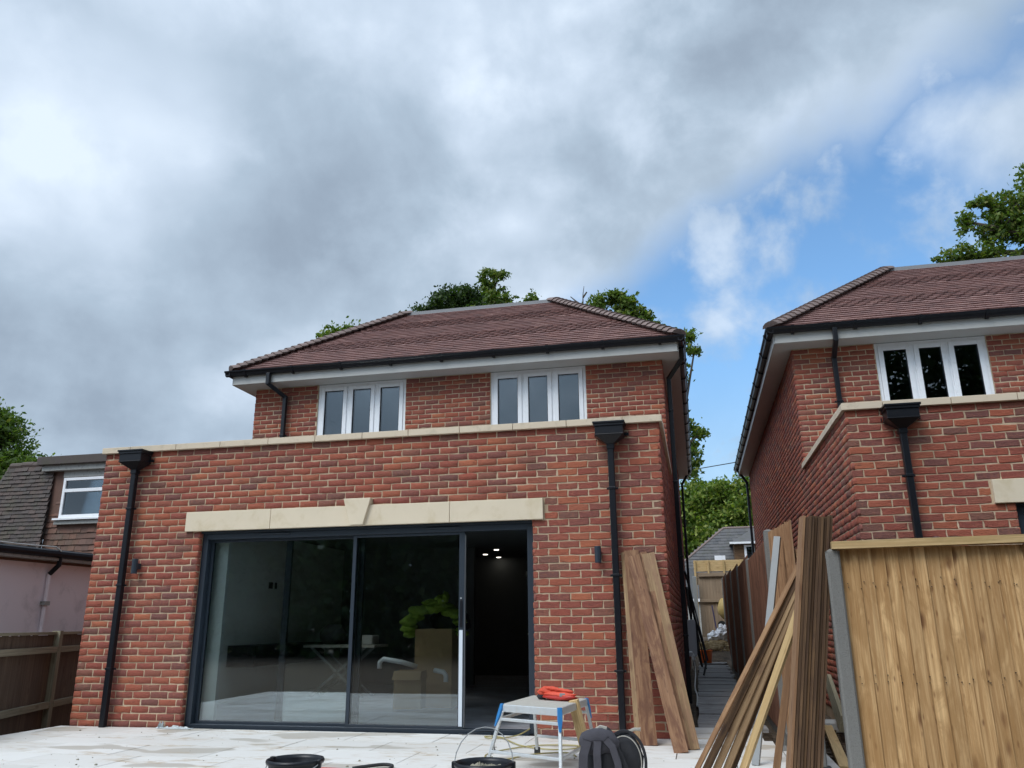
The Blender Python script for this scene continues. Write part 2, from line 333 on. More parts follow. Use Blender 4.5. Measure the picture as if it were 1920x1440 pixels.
def plank(name,p0,p1,w,t,m,parent=None,up=(0,0,1),taper=1.0,bend=0.0,tilt=0.0,**kw):
    """a board with its grain along its own X; w across, t thick; `up` points out of its broad face"""
    p0=Vector(p0);p1=Vector(p1);L=(p1-p0).length;d=(p1-p0)/L
    b=Vector(up)-d*Vector(up).dot(d)
    if b.length<1e-4:b=Vector((1,0,0))-d*d.x
    b.normalize(); a=b.cross(d)
    if tilt: b,a=(b*math.cos(tilt)+a*math.sin(tilt)),(a*math.cos(tilt)-b*math.sin(tilt))
    key=(round(L,2),round(w,3),round(t,4),m,taper,bend)
    if key not in CACHE:
        mb=MB(); ns=6 if bend else 1; vs=[];fs=[]
        for i in range(ns+1):
            x=L*i/ns; z=bend*math.sin(math.pi*i/ns)
            vs+=[(x,-w/2,-t/2+z),(x,w/2,-t/2+z),(x,w/2,-t/2+t*taper+z),(x,-w/2,t/2+z)]
        for i in range(ns):
            q=i*4
            for k in range(4): fs.append((q+k,q+(k+1)%4,q+4+(k+1)%4,q+4+k))
        fs+=[(3,2,1,0),tuple(ns*4+k for k in range(4))]
        mb.add(vs,fs); CACHE[key]=mb.mesh(name,m)
    W=Matrix(((d.x,a.x,b.x,p0.x),(d.y,a.y,b.y,p0.y),(d.z,a.z,b.z,p0.z),(0,0,0,1)))
    return props(link(bpy.data.objects.new(name,CACHE[key]),parent,W),**kw)
# ------------------------------------------------------------------ bricks
CH=.0775; BL=.225; BH=.0672; JN=.0105
def brick_template():
    """12 outline points of a hand-made brick face in unit coordinates; two rings + back ring"""
    px=np.array([0,.33,.68,1,1,1,.66,.31,0,0]); pz=np.array([0,0,0,0,.5,1,1,1,1,.5])
    return px,pz
PX,PZ=brick_template(); NP_=len(PX)
BF=[]
for i in range(NP_):
    j=(i+1)%NP_; BF+= [(i,j,NP_+j,NP_+i),(NP_+i,NP_+j,2*NP_+j,2*NP_+i)]
# front face as quads (fan of 4 quads over the 10-gon)
f0=2*NP_; BF+=[(f0+0,f0+1,f0+8,f0+9),(f0+1,f0+2,f0+7,f0+8),(f0+2,f0+3,f0+4,f0+7),(f0+4,f0+5,f0+6,f0+7)]
BF=np.array(BF)
def brick_verts(L,H,r,wob=.0022,proud=.0):
    """local: x along wall, y into the wall, z up. front at y=0-ish"""
    jx=r.normal(0,wob,NP_); jz=r.normal(0,wob*1.1,NP_)
    jx[[1,2,6,7]]=0
    ox=PX*L+jx; oz=PZ*H+jz; cx,cz=L/2,H/2
    ix=ox+np.clip(cx-ox,-.006,.006); iz=oz+np.clip(cz-oz,-.0055,.0055)
    yf=proud+r.normal(0,.0009,NP_)
    back=np.stack([ox,np.full(NP_,.028),oz],1); mid=np.stack([ox,np.full(NP_,.0065)+proud,oz],1); fr=np.stack([ix,yf,iz],1)
    return np.concatenate([back,mid,fr])
BVAR=[]
for i in range(14):
    mb=MB(); r=np.random.default_rng(100+i); mb.add(brick_verts(.2145,BH,r).tolist(),[tuple(f) for f in BF.tolist()]); BVAR.append(mb.mesh('brick','red_brick'))
BHALF=[]
for i in range(6):
    mb=MB(); r=np.random.default_rng(200+i); mb.add(brick_verts(.102,BH,r).tolist(),[tuple(f) for f in BF.tolist()]); BHALF.append(mb.mesh('brick','red_brick'))
def layout(length,z0,z1,holes,offset=0.0,zbase=-.0075):
    """stretcher bond cells (x,z,L) over [0,length]x[z0,z1] minus holes (x0,x1,z0,z1)"""
    out=[]; i=0
    while True:
        zb=zbase+i*CH; i+=1
        if zb+BH>z1+.01: break
        if zb<z0-.03: continue
        segs=[(0.0,length)]
        for hx0,hx1,hz0,hz1 in holes:
            if zb+BH*.7>hz0 and zb+BH*.3<hz1:
                ns=[]
                for a,b in segs:
                    if hx0>a: ns.append((a,min(b,hx0)))
                    if hx1<b: ns.append((max(a,hx1),b))
                segs=[(a,b) for a,b in ns if b>a]
        off=offset+(BL/2 if i%2 else 0.0)
        k=-1
        while (k*BL+off)<length:
            a=k*BL+off; b=a+BL-JN; k+=1
            for s0,s1 in segs:
                x0=max(a,s0+(JN*.5 if s0>0 else 0)); x1=min(b,s1-(JN*.5 if s1<length else 0))
                if s0==0 and x0<=0: x0=0.0
                if x1-x0>.035: out.append((x0,zb,x1-x0))
    return out
class Wall:
    """collects brick cells of a house with their frames"""
    def __init__(s): s.c=[]
    def run(s,origin,ud,nd,length,z0,z1,holes=(),offset=0.0,single=True):
        o=Vector(origin);ud=Vector(ud);nd=Vector(nd)
        for x,z,L in layout(length,z0,z1,holes,offset):
            s.c.append((o+ud*x+Vector((0,0,z)),ud,nd,L,single))
    def emit(s,parent,seed,limit=300,region=None):
        r=np.random.default_rng(seed)
        cand=[(((c[0]-CAM).length),i) for i,c in enumerate(s.c) if c[4] and (region is None or region(c[0]))]
        cand.sort(); ind=set(i for _,i in cand[:limit]); V=[];F=[];T=[];b=0
        for i,(p,ud,nd,L,_) in enumerate(s.c):
            M=Matrix(((ud.x,nd.x,0,p.x),(ud.y,nd.y,0,p.y),(0,0,1,p.z),(0,0,0,1)))
            pr=float(r.normal(0,.0016))
            if i in ind:
                if L>.16: me=BVAR[r.integers(len(BVAR))]; s_=L/.2145
                else: me=BHALF[r.integers(len(BHALF))]; s_=L/.102
                M2=M@Matrix.Translation((0,pr,0))@Matrix.Diagonal((s_,1,1,1))
                link(bpy.data.objects.new('brick',me),parent,M2)
            else:
                v=brick_verts(L,BH,r,proud=pr); A=np.array(M)
                V.append(v@A[:3,:3].T+A[:3,3]); F.append(BF+b); b+=len(v); T+= [r.random()]*len(BF)
        o=bpy.data.objects.new('brickwork',rawmesh('brickwork',np.concatenate(V),np.concatenate(F),T,'red_brick'))
        link(o,parent); o['kind']='stuff'
# ------------------------------------------------------------------ roof tiles
def tile_verts(w,L,shape):
    """local: x across, y up-slope, z out of the slope. lower edge at y=0"""
    t=.019
    if shape==0: lo=[(0,0),(w*.5,0),(w,0)]
    else: lo=[(0,.055),(w*.2,.018),(w*.5,-.018),(w*.8,.018),(w,.055)]
    if shape==2: lo=[(0,.03),(w*.25,0),(w*.75,0),(w,.03)]
    ol=lo+[(w,L),(0,L)]; n=len(ol)
    up_=.007 if shape==1 else 0
    zt=lambda y:.046+up_-.20*y-up_*6*max(y,0)
    v=[(x,y,zt(y)) for x,y in ol]+[(x,y,zt(y)-t) for x,y in ol]
    f=[tuple(range(n)),tuple(range(n,2*n))[::-1]]+[(i+n,(i+1)%n+n,(i+1)%n,i) for i in range(n)]
    return v,f
def slope_tiles(parent,seed,frames,limit):
    """frames: (corner origin, across dir, up-slope dir, width at eaves, plan inset per metre of slope, courses, pick)"""
    r=np.random.default_rng(seed); mb=MB(); cells=[]
    cache={}
    for O,ux,uy,W,ins,nc,pick,gauge,tw in frames:
        O=Vector(O);ux=Vector(ux).normalized();uy=Vector(uy).normalized();uz=ux.cross(uy)
        for c in range(nc):
            s=c*gauge; a=s*ins; b=W-s*ins; x=-tw*(c%2)/2
            band=(8<=c<=11) or (18<=c<=21)
            while x<b:
                x0=max(x,a); x1=min(x+tw-.003,b); x+=tw
                if x1-x0<.03: continue
                cells.append((O+ux*x0+uy*s,ux,uy,uz,x1-x0,1 if band and x1-x0>tw*.8 else 0,pick))
    order=sorted([((c[0]-CAM).length,i) for i,c in enumerate(cells) if c[6]]); ind=set(i for _,i in order[:limit])
    for i,(p,ux,uy,uz,wd,sh,_) in enumerate(cells):
        p=p+uz*float(r.normal(0,.0015)); wd=round(wd,3)
        tl=float(r.normal(0,.004)); 
        if i in ind:
            if (wd,sh) not in cache:
                m2=MB(); v,f=tile_verts(wd,.15,sh); m2.add(v,f); cache[(wd,sh)]=m2.mesh('roof_tile','roof_tile')
            M=Matrix(((ux.x,uy.x,uz.x,p.x),(ux.y,uy.y,uz.y,p.y),(ux.z,uy.z,uz.z,p.z),(0,0,0,1)))
            link(bpy.data.objects.new('roof_tile',cache[(wd,sh)]),parent,M)
        else:
            v,f=tile_verts(wd,.15,sh)
            mb.add([p+ux*a+uy*b+uz*(c+tl*a) for a,b,c in v],f,r.random())
    o=mb.build('tiling','roof_tile',parent); o['kind']='stuff'
# ------------------------------------------------------------------ the two new houses
W_=6.86; DM=3.35; DB=14.2
def casement(root_,x0,x1,z0,z1,y):
    """three-light white window under the soffit"""
    mb=MB(); f=.045
    mb.box(x0,x0+f,y,y+.07,z0,z1).box(x1-f,x1,y,y+.07,z0,z1).box(x0+f,x1-f,y,y+.07,z0,z0+f).box(x0+f,x1-f,y,y+.07,z1-f,z1)
    n=3; iw=(x1-x0-2*f)/n
    for i in (1,2): mb.box(x0+f+iw*i-.018,x0+f+iw*i+.018,y+.004,y+.066,z0+f,z1-f)
    win=mb.build('window','upvc_white',root_,bevel=.003)
    for i in range(3):
        a=x0+f+iw*i+(.018 if i else .003); b=x0+f+iw*(i+1)-(.018 if i<2 else .003); q=.068; c0=z0+f+.003; c1=z1-f-.003
        s=MB(); s.box(a,a+q,y-.014,y+.05,c0,c1).box(b-q,b,y-.014,y+.05,c0,c1).box(a+q,b-q,y-.014,y+.05,c0,c0+q).box(a+q,b-q,y-.014,y+.05,c1-q,c1)
        s.build('sash','upvc_white',win,bevel=.006)
        gk=MB(); e=.007
        gk.box(a+q,a+q+e,y-.006,y+.04,c0+q,c1-q).box(b-q-e,b-q,y-.006,y+.04,c0+q,c1-q).box(a+q+e,b-q-e,y-.006,y+.04,c0+q,c0+q+e).box(a+q+e,b-q-e,y-.006,y+.04,c1-q-e,c1-q)
        gk.build('gasket','black_plastic',win)
        MB().box(a+q+e,b-q-e,y+.012,y+.036,c0+q+e,c1-q-e).build('pane','window_glass',win)
def downpipe(root_,pts,s=.065,brackets=(),nrm=(0,-1,0),joints=()):
    mb=MB(); pts=[Vector(p) for p in pts]
    for a,b in zip(pts,pts[1:]):
        d=(b-a).normalized(); mb.beam(a-d*s*.32,b+d*s*.32,s,s,up=nrm)
    o=mb.build('downpipe','black_plastic',root_,bevel=.008)
    for z in brackets:
        for a,b in zip(pts,pts[1:]):
            if min(a.z,b.z)<=z<=max(a.z,b.z) and abs(a.z-b.z)>.5:
                k=(z-a.z)/(b.z-a.z); c=a.lerp(b,k); n=Vector(nrm); t=n.cross(Vector((0,0,1)))
                mb=MB(); mb.beam(c-t*(s*.5+.028)-n*.02,c+t*(s*.5+.028)-n*.02,.022,.02,up=n)
                mb.beam(c-t*(s*.5+.006)+n*.001,c+t*(s*.5+.006)+n*.001,.026,s+.012,up=n)
                mb.build('pipe_bracket','black_plastic',o,bevel=.003)
    return o
def hopper(root_,cx,z1,y=-.005):
    mb=MB(); hw=.150; d=.20; zt=z1
    mb.box(cx-hw-.022,cx+hw+.022,y-d-.022,y,zt-.022,zt)
    mb.box(cx-hw-.012,cx+hw+.012,y-d-.012,y,zt-.05,zt-.022)
    mb.box(cx-hw,cx+hw,y-d,y,zt-.135,zt-.05)
    mb.box(cx-hw-.005,cx+hw+.005,y-d-.005,y,zt-.148,zt-.135)
    o=.036; zb=zt-.232; z2=zt-.148
    T=[(cx-hw,y-d,z2),(cx+hw,y-d,z2),(cx+hw,y,z2),(cx-hw,y,z2)]; yc=y-.072
    B=[(cx-o,yc-o,zb),(cx+o,yc-o,zb),(cx+o,yc+o,zb),(cx-o,yc+o,zb)]
    mb.add(T+B,[(0,1,2,3),(7,6,5,4)]+[(i,i+4,(i+1)%4+4,(i+1)%4) for i in range(4)])
    mb.box(cx-o-.004,cx+o+.004,yc-o-.004,yc+o+.004,zb-.05,zb)
    h=mb.build('rainwater_hopper','black_plastic',root_,bevel=.004)
    for sx in (-1,1): MB().box(cx+sx*(hw+.004)-.012,cx+sx*(hw+.004)+.03*(sx>0)+.012-.03*(sx<0),y-.03,y,zt-.13,zt-.10).build('fixing_lug','black_plastic',h)
    return h
def house(x0,label,cat,seed,main):
    R=root('brick_house',(x0,0,0),label,cat,'new brick houses under construction')
    X=lambda a:a+x0
    holes_f=[(1.43,5.45,-1,2.16),(1.24,5.58,2.15,2.392),(3.30,3.575,2.38,2.465)]
    win=[(1.16,2.71),(4.14,5.67)]; wz=(3.62,4.956)
    if not main: win=[(1.15,2.63),(4.14,5.67)]
    wl=Wall()
    wl.run((X(0),0,0),(1,0,0),(0,1,0),W_,-.02,3.16,holes_f)
    wl.run((X(0),DM,0),(1,0,0),(0,1,0),W_,3.0,4.95,[(a,b,wz[0],5.2) for a,b in win],offset=.02)
    wl.run((X(W_),0,0),(0,1,0),(-1,0,0),DM,-.02,3.16,(),BL/4,single=False)
    wl.run((X(W_),DM,0),(0,1,0),(-1,0,0),DB-DM,-.02,4.95,(),BL/4,single=False)
    wl.run((X(0),DM,0),(0,-1,0),(1,0,0),DM,-.02,3.16,(),BL/4,single=False)
    wl.run((X(0),DB,0),(0,-1,0),(1,0,0),DB-DM,-.02,4.95,(),BL/4,single=False)
    wl.run((X(1.431),.073,0),(0,-1,0),(-1,0,0),.070,-.02,2.155,(),0,single=False)
    wl.run((X(5.449),.003,0),(0,1,0),(1,0,0),.070,-.02,2.155,(),0,single=False)
    reg=(lambda p: p.y<1 and p.x>5.3) if main else (lambda p: p.y<1 and p.z>.9 and p.x<11.6)
    wl.emit(R,seed,300,reg)
    e=.0066; b=MB(); T=.30     # mortar-faced cores
    b.box(X(e),X(1.425),e,T,-.3,3.158).box(X(5.455),X(W_-e),e,T,-.3,3.158).box(X(1.425),X(5.455),e,T,2.157,3.158)
    b.box(X(e),X(T),T,DM+T,-.3,3.158).box(X(W_-T),X(W_-e),T,DM+T,-.3,3.158)
    b.box(X(e),X(T),DM+T,DB,-.3,4.955).box(X(W_-T),X(W_-e),DM+T,DB,-.3,4.955).box(X(T),X(W_-T),DB-T,DB-e,-.3,4.955)
    b.box(X(e),X(T),DM+e,DM+T,3.158,4.955).box(X(W_-T),X(W_-e),DM+e,DM+T,3.158,4.955)
    b.box(X(T),X(W_-T),DM+e,DM+T,2.75,wz[0])
    xs=[T]+[v for a in win for v in a]+[W_-T]
    for i in range(0,len(xs),2): b.box(X(xs[i]),X(xs[i+1]),DM+e,DM+T,wz[0],4.955)
    b.build('wall','mortar',R)
    MB().box(X(T),X(.8),.30,DM,2.86,2.95).box(X(2.6),X(W_-T),.30,DM,2.86,2.95).box(X(.8),X(2.6),.30,.6,2.86,2.95).box(X(.8),X(2.6),3.0,DM,2.86,2.95).build('flat_roof','lead',R)  # hole left for an added, unseen rooflight
    MB().box(X(.78),X(2.62),.58,3.02,2.951,2.965).build('added_rooflight_pane','door_glass',R)  # added rooflight, out of view, to brighten the left interior wall
    # interior of the ground floor
    MB().box(X(T),X(W_-T),.14,DB-T,-.15,.004).build('floor','interior_floor',R)
    MB().box(X(T),X(.8),.302,DM,2.50,2.858).box(X(2.6),X(W_-T),.302,DM,2.50,2.858).box(X(.8),X(2.6),.302,.6,2.50,2.858).box(X(.8),X(2.6),3.0,DM,2.50,2.858).box(X(T),X(W_-T),DM,DB-T,2.50,2.56).build('ceiling','plaster_dark',R)  # same added opening carried through, letting daylight onto the left wall
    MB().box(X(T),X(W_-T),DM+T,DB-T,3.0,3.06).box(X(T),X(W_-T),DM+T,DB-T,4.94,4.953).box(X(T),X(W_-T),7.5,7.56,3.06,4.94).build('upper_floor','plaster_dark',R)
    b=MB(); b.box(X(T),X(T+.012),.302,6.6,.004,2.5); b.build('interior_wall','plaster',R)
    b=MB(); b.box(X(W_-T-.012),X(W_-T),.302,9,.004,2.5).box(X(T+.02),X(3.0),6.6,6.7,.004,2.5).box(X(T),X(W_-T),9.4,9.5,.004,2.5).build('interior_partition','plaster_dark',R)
    # stone trim
    cj=[-.035,.365,1.006,1.609,2.248,2.855,3.45,4.016,4.629,5.25,5.855,6.471,W_+.035]
    def cop(bx):
        mb=MB(); x0_,x1_,y0,y1=bx; mb.box(x0_+.003,x1_-.003,y0,y1,3.160,3.232); 
        mb.build('coping_stone','coping',R,bevel=.004)
    for a,c in zip(cj,cj[1:]): cop((X(a),X(c),-.045,.30))
    ys=[.303,.92,1.53,2.14,2.75,DM-.002]
    for a,c in zip(ys,ys[1:]):
        for xa,xb in ((-.035,.30),(W_-.30,W_+.035)):
            MB().box(X(xa),X(xb),a+.002,c-.002,3.160,3.232).build('coping_stone','coping',R,bevel=.004)
    lj=[1.245,2.351,3.44,4.524,5.575]
    for a,c in zip(lj,lj[1:]):
        MB().box(X(a)+.002,X(c)-.002,-.035,.10,2.157,2.386).build('lintel_stone','lintel',R,bevel=.005)
    MB().prism([(X(3.358),2.162),(X(3.518),2.162),(X(3.602),2.462),(X(3.272),2.462)],1,-.075,.06).build('keystone','lintel',R,bevel=.005)
    # roof
    xe0,xe1,ye0,ye1,ze=-.285,7.135,3.02,14.5,5.165; IN=2.25; RZ=ze+IN*.745
    k=.03
    def fr(z,i): return [(X(xe0+i),ye0+i,z),(X(xe1-i),ye0+i,z),(X(xe1-i),ye1-i,z),(X(xe0+i),ye1-i,z)]
    mb=MB(); mb.add(fr(ze-k,0.02)+fr(RZ-k,IN),[(0,1,5,4),(1,2,6,5),(2,3,7,6),(3,0,4,7),(4,5,6,7),(3,2,1,0)]); rf=mb.build('roof','slate',R)
    SL=math.hypot(1,.745); ins=1/SL; gauge=.1; nc=int(IN*SL/gauge)
    up=lambda dx,dy:(dx,dy,.745)
    slope_tiles(rf,seed+5,[((X(xe0),ye0,ze),(1,0,0),up(0,1),xe1-xe0,ins,nc,True,gauge,.165),
        ((X(xe1),ye0,ze),(0,1,0),up(-1,0),ye1-ye0,ins,nc,False,gauge,.165),
        ((X(xe0),ye1,ze),(0,-1,0),up(1,0),ye1-ye0,ins,nc,False,gauge,.165)],300)
    # bonnet hips
    def hip(p0,p1):
        p0=Vector(p0);p1=Vector(p1);d=(p1-p0).normalized();L=(p1-p0).length;side=d.cross(Vector((0,0,1))).normalized();up_=side.cross(d)
        mb=MB(); n=7; vs=[];Lh=.24
        for (s,rad,lift) in ((0,.150,.030),(Lh,.124,.0)):
            for q in (0,.014):
                for i in range(n):
                    th=math.pi*(.06+.88*i/(n-1)); vs.append(side*math.cos(th)*(rad-q)+up_*(math.sin(th)*(rad-q)*.66+lift)+d*s)
        f=[]
        for i in range(n-1):
            f+=[(i,i+1,2*n+i+1,2*n+i),(n+i+1,n+i,3*n+i,3*n+i+1),(i+1,i,n+i,n+i+1)]
        f+=[tuple(range(n,2*n))]
        mb.add(vs,f); me=mb.mesh('hip_tile','hip_tile',False); N=int(L/.128)
        for i in range(N):
            o=bpy.data.objects.new('hip_tile',me); link(o,rf,Matrix.Translation(p0+d*(i*.128+.01)+Vector((0,0,.012))))
    C=fr(ze,0); Tt=fr(RZ,IN)
    for i in range(2): hip(C[i],Tt[i])
    mb=MB(); w2=.05
    for i in range(4):
        mb.beam(Vector(Tt[i])+Vector((0,0,.03)),Vector(Tt[(i+1)%4])+Vector((0,0,.03)),.11,.075)
    mb.build('ridge_flashing','lead',rf)
    # eaves
    fy=3.04; z0,z1=4.962,5.15
    ring=[(X(-.25),fy),(X(7.10),fy),(X(7.10),ye1-.02),(X(-.25),ye1-.02)]
    for i in range(4):
        a=Vector((*ring[i],(z0+z1)/2)); c=Vector((*ring[(i+1)%4],(z0+z1)/2)); d=(c-a).normalized(); n=Vector((d.y,-d.x,0))
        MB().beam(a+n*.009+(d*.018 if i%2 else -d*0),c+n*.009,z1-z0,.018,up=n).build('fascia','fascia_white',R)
    MB().box(X(-.25),X(7.10),fy,DM+.02,z0-.004,z0+.008).box(X(-.25),X(.01),DM+.02,ye1-.02,z0-.004,z0+.008).box(X(W_-.01),X(7.10),DM+.02,ye1-.02,z0-.004,z0+.008).build('soffit','soffit_white',R)
    for i in (0,1,3):
        a=Vector((*ring[i],5.145)); c=Vector((*ring[(i+1)%4],5.145)); d=(c-a).normalized(); n=Vector((d.y,-d.x,0))
        L=(c-a).length; prof=[(.012,.04),(.012,-.042),(.05,-.052),(.085,-.038),(.097,-.004),(.118,.018),(.121,.038),(.112,.038),(.102,.022),(.078,-.025),(.05,-.038),(.025,-.03),(.022,.04)]
        e=.11
        def P(s,q): return a+d*s+n*(q[0]+.006)+Vector((0,0,q[1]))
        mb=MB(); m_=len(prof); mb.add([P(-e,q) for q in prof]+[P(L+e,q) for q in prof],[(j,(j+1)%m_,m_+(j+1)%m_,m_+j) for j in range(m_)]+[tuple(range(m_))[::-1],tuple(range(m_,2*m_))])
        gt=mb.build('gutter','black_plastic',R)
        N=int(L/.86)
        me=None
        for j in range(N+1):
            s=.25+j*(L-.5)/N
            if me is None:
                m2=MB(); pr2=[(.0,.043),(.0,-.068),(.05,-.068),(.096,-.046),(.108,-.008),(.127,.018),(.130,.043),(.118,.043),(.1,-.01),(.05,-.055)]
                m_=len(pr2); m2.add([d*(-.022)+n*(q[0]+.006)+Vector((0,0,q[1])) for q in pr2]+[d*.022+n*(q[0]+.006)+Vector((0,0,q[1])) for q in pr2],[(j2,(j2+1)%m_,m_+(j2+1)%m_,m_+j2) for j2 in range(m_)]+[tuple(range(m_))[::-1],tuple(range(m_,2*m_))])
                m2.box(-.001,.001,0,.001,0,.001)
                me=m2.mesh('gutter_bracket','black_plastic')
            link(bpy.data.objects.new('gutter_bracket',me),gt,Matrix.Translation(a+d*s))
    for a,c in win: casement(R,X(a),X(c),wz[0],wz[1],DM+.03)
    # rainwater goods
    for cx in (.505,6.335):
        hopper(R,X(cx),3.155)
        xx=X(cx); downpipe(R,[(xx,-.077,2.90),(xx,-.077,.02)],.066,brackets=(2.45,1.55,.62))
    xu=.43 if main else .57
    xd=xu+.17 if main else xu
    downpipe(R,[(X(xu),fy-.065,5.09),(X(xu),fy-.065,4.93),(X(xd),DM-.075,4.76),(X(xd),DM-.075,3.235)],.066,brackets=(4.1,))
    downpipe(R,[(X(7.16),3.30,5.09),(X(7.16),3.42,4.97),(X(W_+.075),3.62,4.72),(X(W_+.075),3.62,.02)],.066,brackets=(4.2,3.1,2.0,.9),nrm=(1,0,0))
    downpipe(R,[(X(7.16),13.9,5.09),(X(W_+.075),13.9,4.72),(X(W_+.075),13.9,.0)],.066,brackets=(3.1,2.0,.9),nrm=(1,0,0))
    downpipe(R,[(X(-.31),14.1,5.09),(X(-.075),14.1,4.72),(X(-.075),14.1,.0)],.066,brackets=(3.1,2.0,.9),nrm=(-1,0,0))
    # up-and-down wall lights
    for cx in (.66,6.155):
        mb=MB(); n=12
        mb.tube([(X(cx),-.075,1.68),(X(cx),-.075,1.765),(X(cx),-.075,1.85)],.034,14)
        mb.box(X(cx)-.03,X(cx)+.03,-.06,-.001,1.735,1.80); mb.build('wall_light','anthracite',R,bevel=.003)
    # sliding door
    y0,y1=.075,.20
    mb=MB(); mb.box(X(1.432),X(1.505),y0,y1,.004,2.154).box(X(5.375),X(5.448),y0,y1,.004,2.154).box(X(1.505),X(5.375),y0,y1,2.065,2.154).box(X(1.505),X(5.375),y0,y1,-.02,.035)
    sd_=mb.build('sliding_door','anthracite',R,bevel=.003)
    MB().box(X(1.43),X(5.45),.03,.075,2.135,2.156).build('head_trim','anthracite',sd_)
    for a,c in ((2.18,2.56),(4.23,4.62)):
        MB().box(X(a),X(c),y0-.016,y0,2.10,2.118).build('trickle_vent','anthracite',sd_,bevel=.004)
    def leaf(a,c,y,st0,st1):
        mb=MB(); mb.box(a,a+st0,y,y+.042,.036,2.064).box(c-st1,c,y,y+.042,.036,2.064).box(a+st0,c-st1,y,y+.042,.036,.062).box(a+st0,c-st1,y,y+.042,2.035,2.064)
        s=mb.build('sash','anthracite',sd_,bevel=.002)
        MB().box(a+st0,c-st1,y+.01,y+.034,.062,2.035).build('pane','door_glass',sd_)
    leaf(X(2.46),X(3.44),.204,.07,.05); leaf(X(1.506),X(3.40),.150,.035,.05); leaf(X(3.345),X(4.665),.098,.042,.062)
    if main:
        MB().box(X(4.613),X(4.652),.092,.0975,.06,1.02).build('protective_tape','protective_tape',sd_)
        MB().box(X(4.618),X(4.648),.090,.0975,1.05,1.33).build('lock_plate','black_plastic',sd_,bevel=.002)
        MB().box(X(4.622),X(4.640),.086,.09,1.345,1.358).build('latch','worn_aluminium',sd_)
        MB().box(X(4.667),X(4.676),.1,.138,.05,2.03).build('edge_seal','aluminium_channel',sd_)
    MB().box(X(1.452),X(1.470),.205,.56,.004,2.15).build('reveal_lining','plaster_nib',R)
    MB().box(X(1.475),X(1.665),.270,.33,.004,2.49).build('side_lining','plaster_nib',R,bevel=.004)
    MB().box(X(1.30),X(1.452),.302,.56,.004,2.49).build('inner_pier','plaster_nib',R)
    # downlights
    if main:
        for lx,ly in ((3.27,7.3),(2.77,8.35),(2.86,9.2)):
            MB().tube([(X(lx),ly,2.494),(X(lx),ly,2.4995)],.05,12).build('downlight','downlight_glow',R)
        mb=MB(); 
        for i in range(4): mb.box(X(6.065),X(6.275),-.001,.004,.155+i*.0165,.163+i*.0165)
        mb.build('air_brick','red_brick',R)
        # socket boxes and a wall-hung unit on the left interior wall
        MB().box(X(T+.012),X(T+.022),3.72,3.84,1.66,1.76).build('socket_box','dark_void',R)
        MB().box(X(T+.012),X(T+.022),3.92,3.98,1.66,1.76).build('socket_box','dark_void',R)
    return R
main=house(0.0,'large new red brick house in the middle with wide glass sliding doors','house',11,True)
second=house(8.75,'new red brick house on the right, half hidden behind the timber fences','house',31,False)
# ------------------------------------------------------------------ ground
def ss(a,b,x):
    t=np.clip((x-a)/(b-a),0,1); return t*t*(3-2*t)
gx=np.concatenate([np.linspace(-900,-30,12),np.linspace(-26,40,70),np.linspace(45,900,12)]); gy=np.concatenate([np.linspace(-900,-30,12),np.linspace(-26,40,140),np.linspace(45,900,12)])
XX,YY=np.meshgrid(gx,gy)
H=-.58+.43*ss(-4.6,-3.6,YY)*ss(-.6,-.2,XX)+.0*XX
H=H+ss(13.5,17.8,YY)*.72*ss(5,6.6,XX)+ss(5,9,YY)*.5*(1-ss(-.6,-.2,XX))
H+=.02*np.sin(XX*5.1+YY*2.2)*np.sin(YY*6.3)
nV=np.stack([XX.ravel(),YY.ravel(),H.ravel()],1); nx=len(gx); idx=np.arange(len(gy)*nx).reshape(len(gy),nx)
FQ=np.stack([idx[:-1,:-1].ravel(),idx[:-1,1:].ravel(),idx[1:,1:].ravel(),idx[1:,:-1].ravel()],1)
o=link(bpy.data.objects.new('ground',rawmesh('ground',nV,FQ,np.zeros(len(FQ)),'earth'))); o['kind']='structure'
def GZ(x,y): return float(-.15+ss(13.5,17.8,y)*.72)
# patio
pat=MB().box(-.085,7.74,-4.4,-.012,-.5,-.024).box(6.90,7.66,-.012,.93,-.3,-.024).box(7.74,8.12,-4.4,-.13,-.5,-.024).build('patio','concrete',None,kind='structure')
rows=[(-.012,-.62,4.56),(-.62,-1.22,5.07),(-1.22,-1.82,4.65),(-1.82,-2.42,4.1),(-2.42,-3.02,4.5),(-3.02,-3.62,4.9),(-3.62,-4.4,4.3)]
for yb,ya,jx in rows:
    k0=jx-6*.9
    xs=[-.1]+[k0+i*.9 for i in range(0,14) if -.05<k0+i*.9<8.05]+[8.12]
    for a,c in zip(xs,xs[1:]):
        if ya<-.5 and yb>-.1: c=min(c,7.74)
        if c-a<.05: continue
        MB().box(a+.004,c-.004,ya+.004,yb-.004,-.0235,random.uniform(-.0012,.0012)).build('slab','porcelain_slab',pat,bevel=.0015)
for a,c in ((6.91,7.66),): MB().box(a,c,.0,.62,-.0235,0).build('slab','porcelain_slab',pat,bevel=.0015)
MB().box(6.91,7.66,.625,.93,-.0235,-.001).build('slab','porcelain_slab',pat,bevel=.0015)
# alley boards
path=MB().box(7.05,7.80,.95,16.4,-.2,-.045).build('path','earth',None,kind='structure')
ys=[.96,2.42,4.1,5.75,7.45,9.2,11.0,12.7,14.3,15.8]
for a,c in zip(ys,ys[1:]):
    n=4; st=(c-a-.05)/n
    for i in range(n):
        z=GZ(7,a)*0+max(0,(a-13)*.03)+random.uniform(-.012,0.0)+(0 if i else .004)
        ww=st-(.012 if i<n-1 else .03)
        plank('board',(7.045+random.uniform(-.012,.012),a+st*i+ww/2,z-.02),(7.76+random.uniform(-.06,.05),a+st*i+ww/2+random.uniform(-.015,.015),z-.02),ww,.035,'wet_board',path)
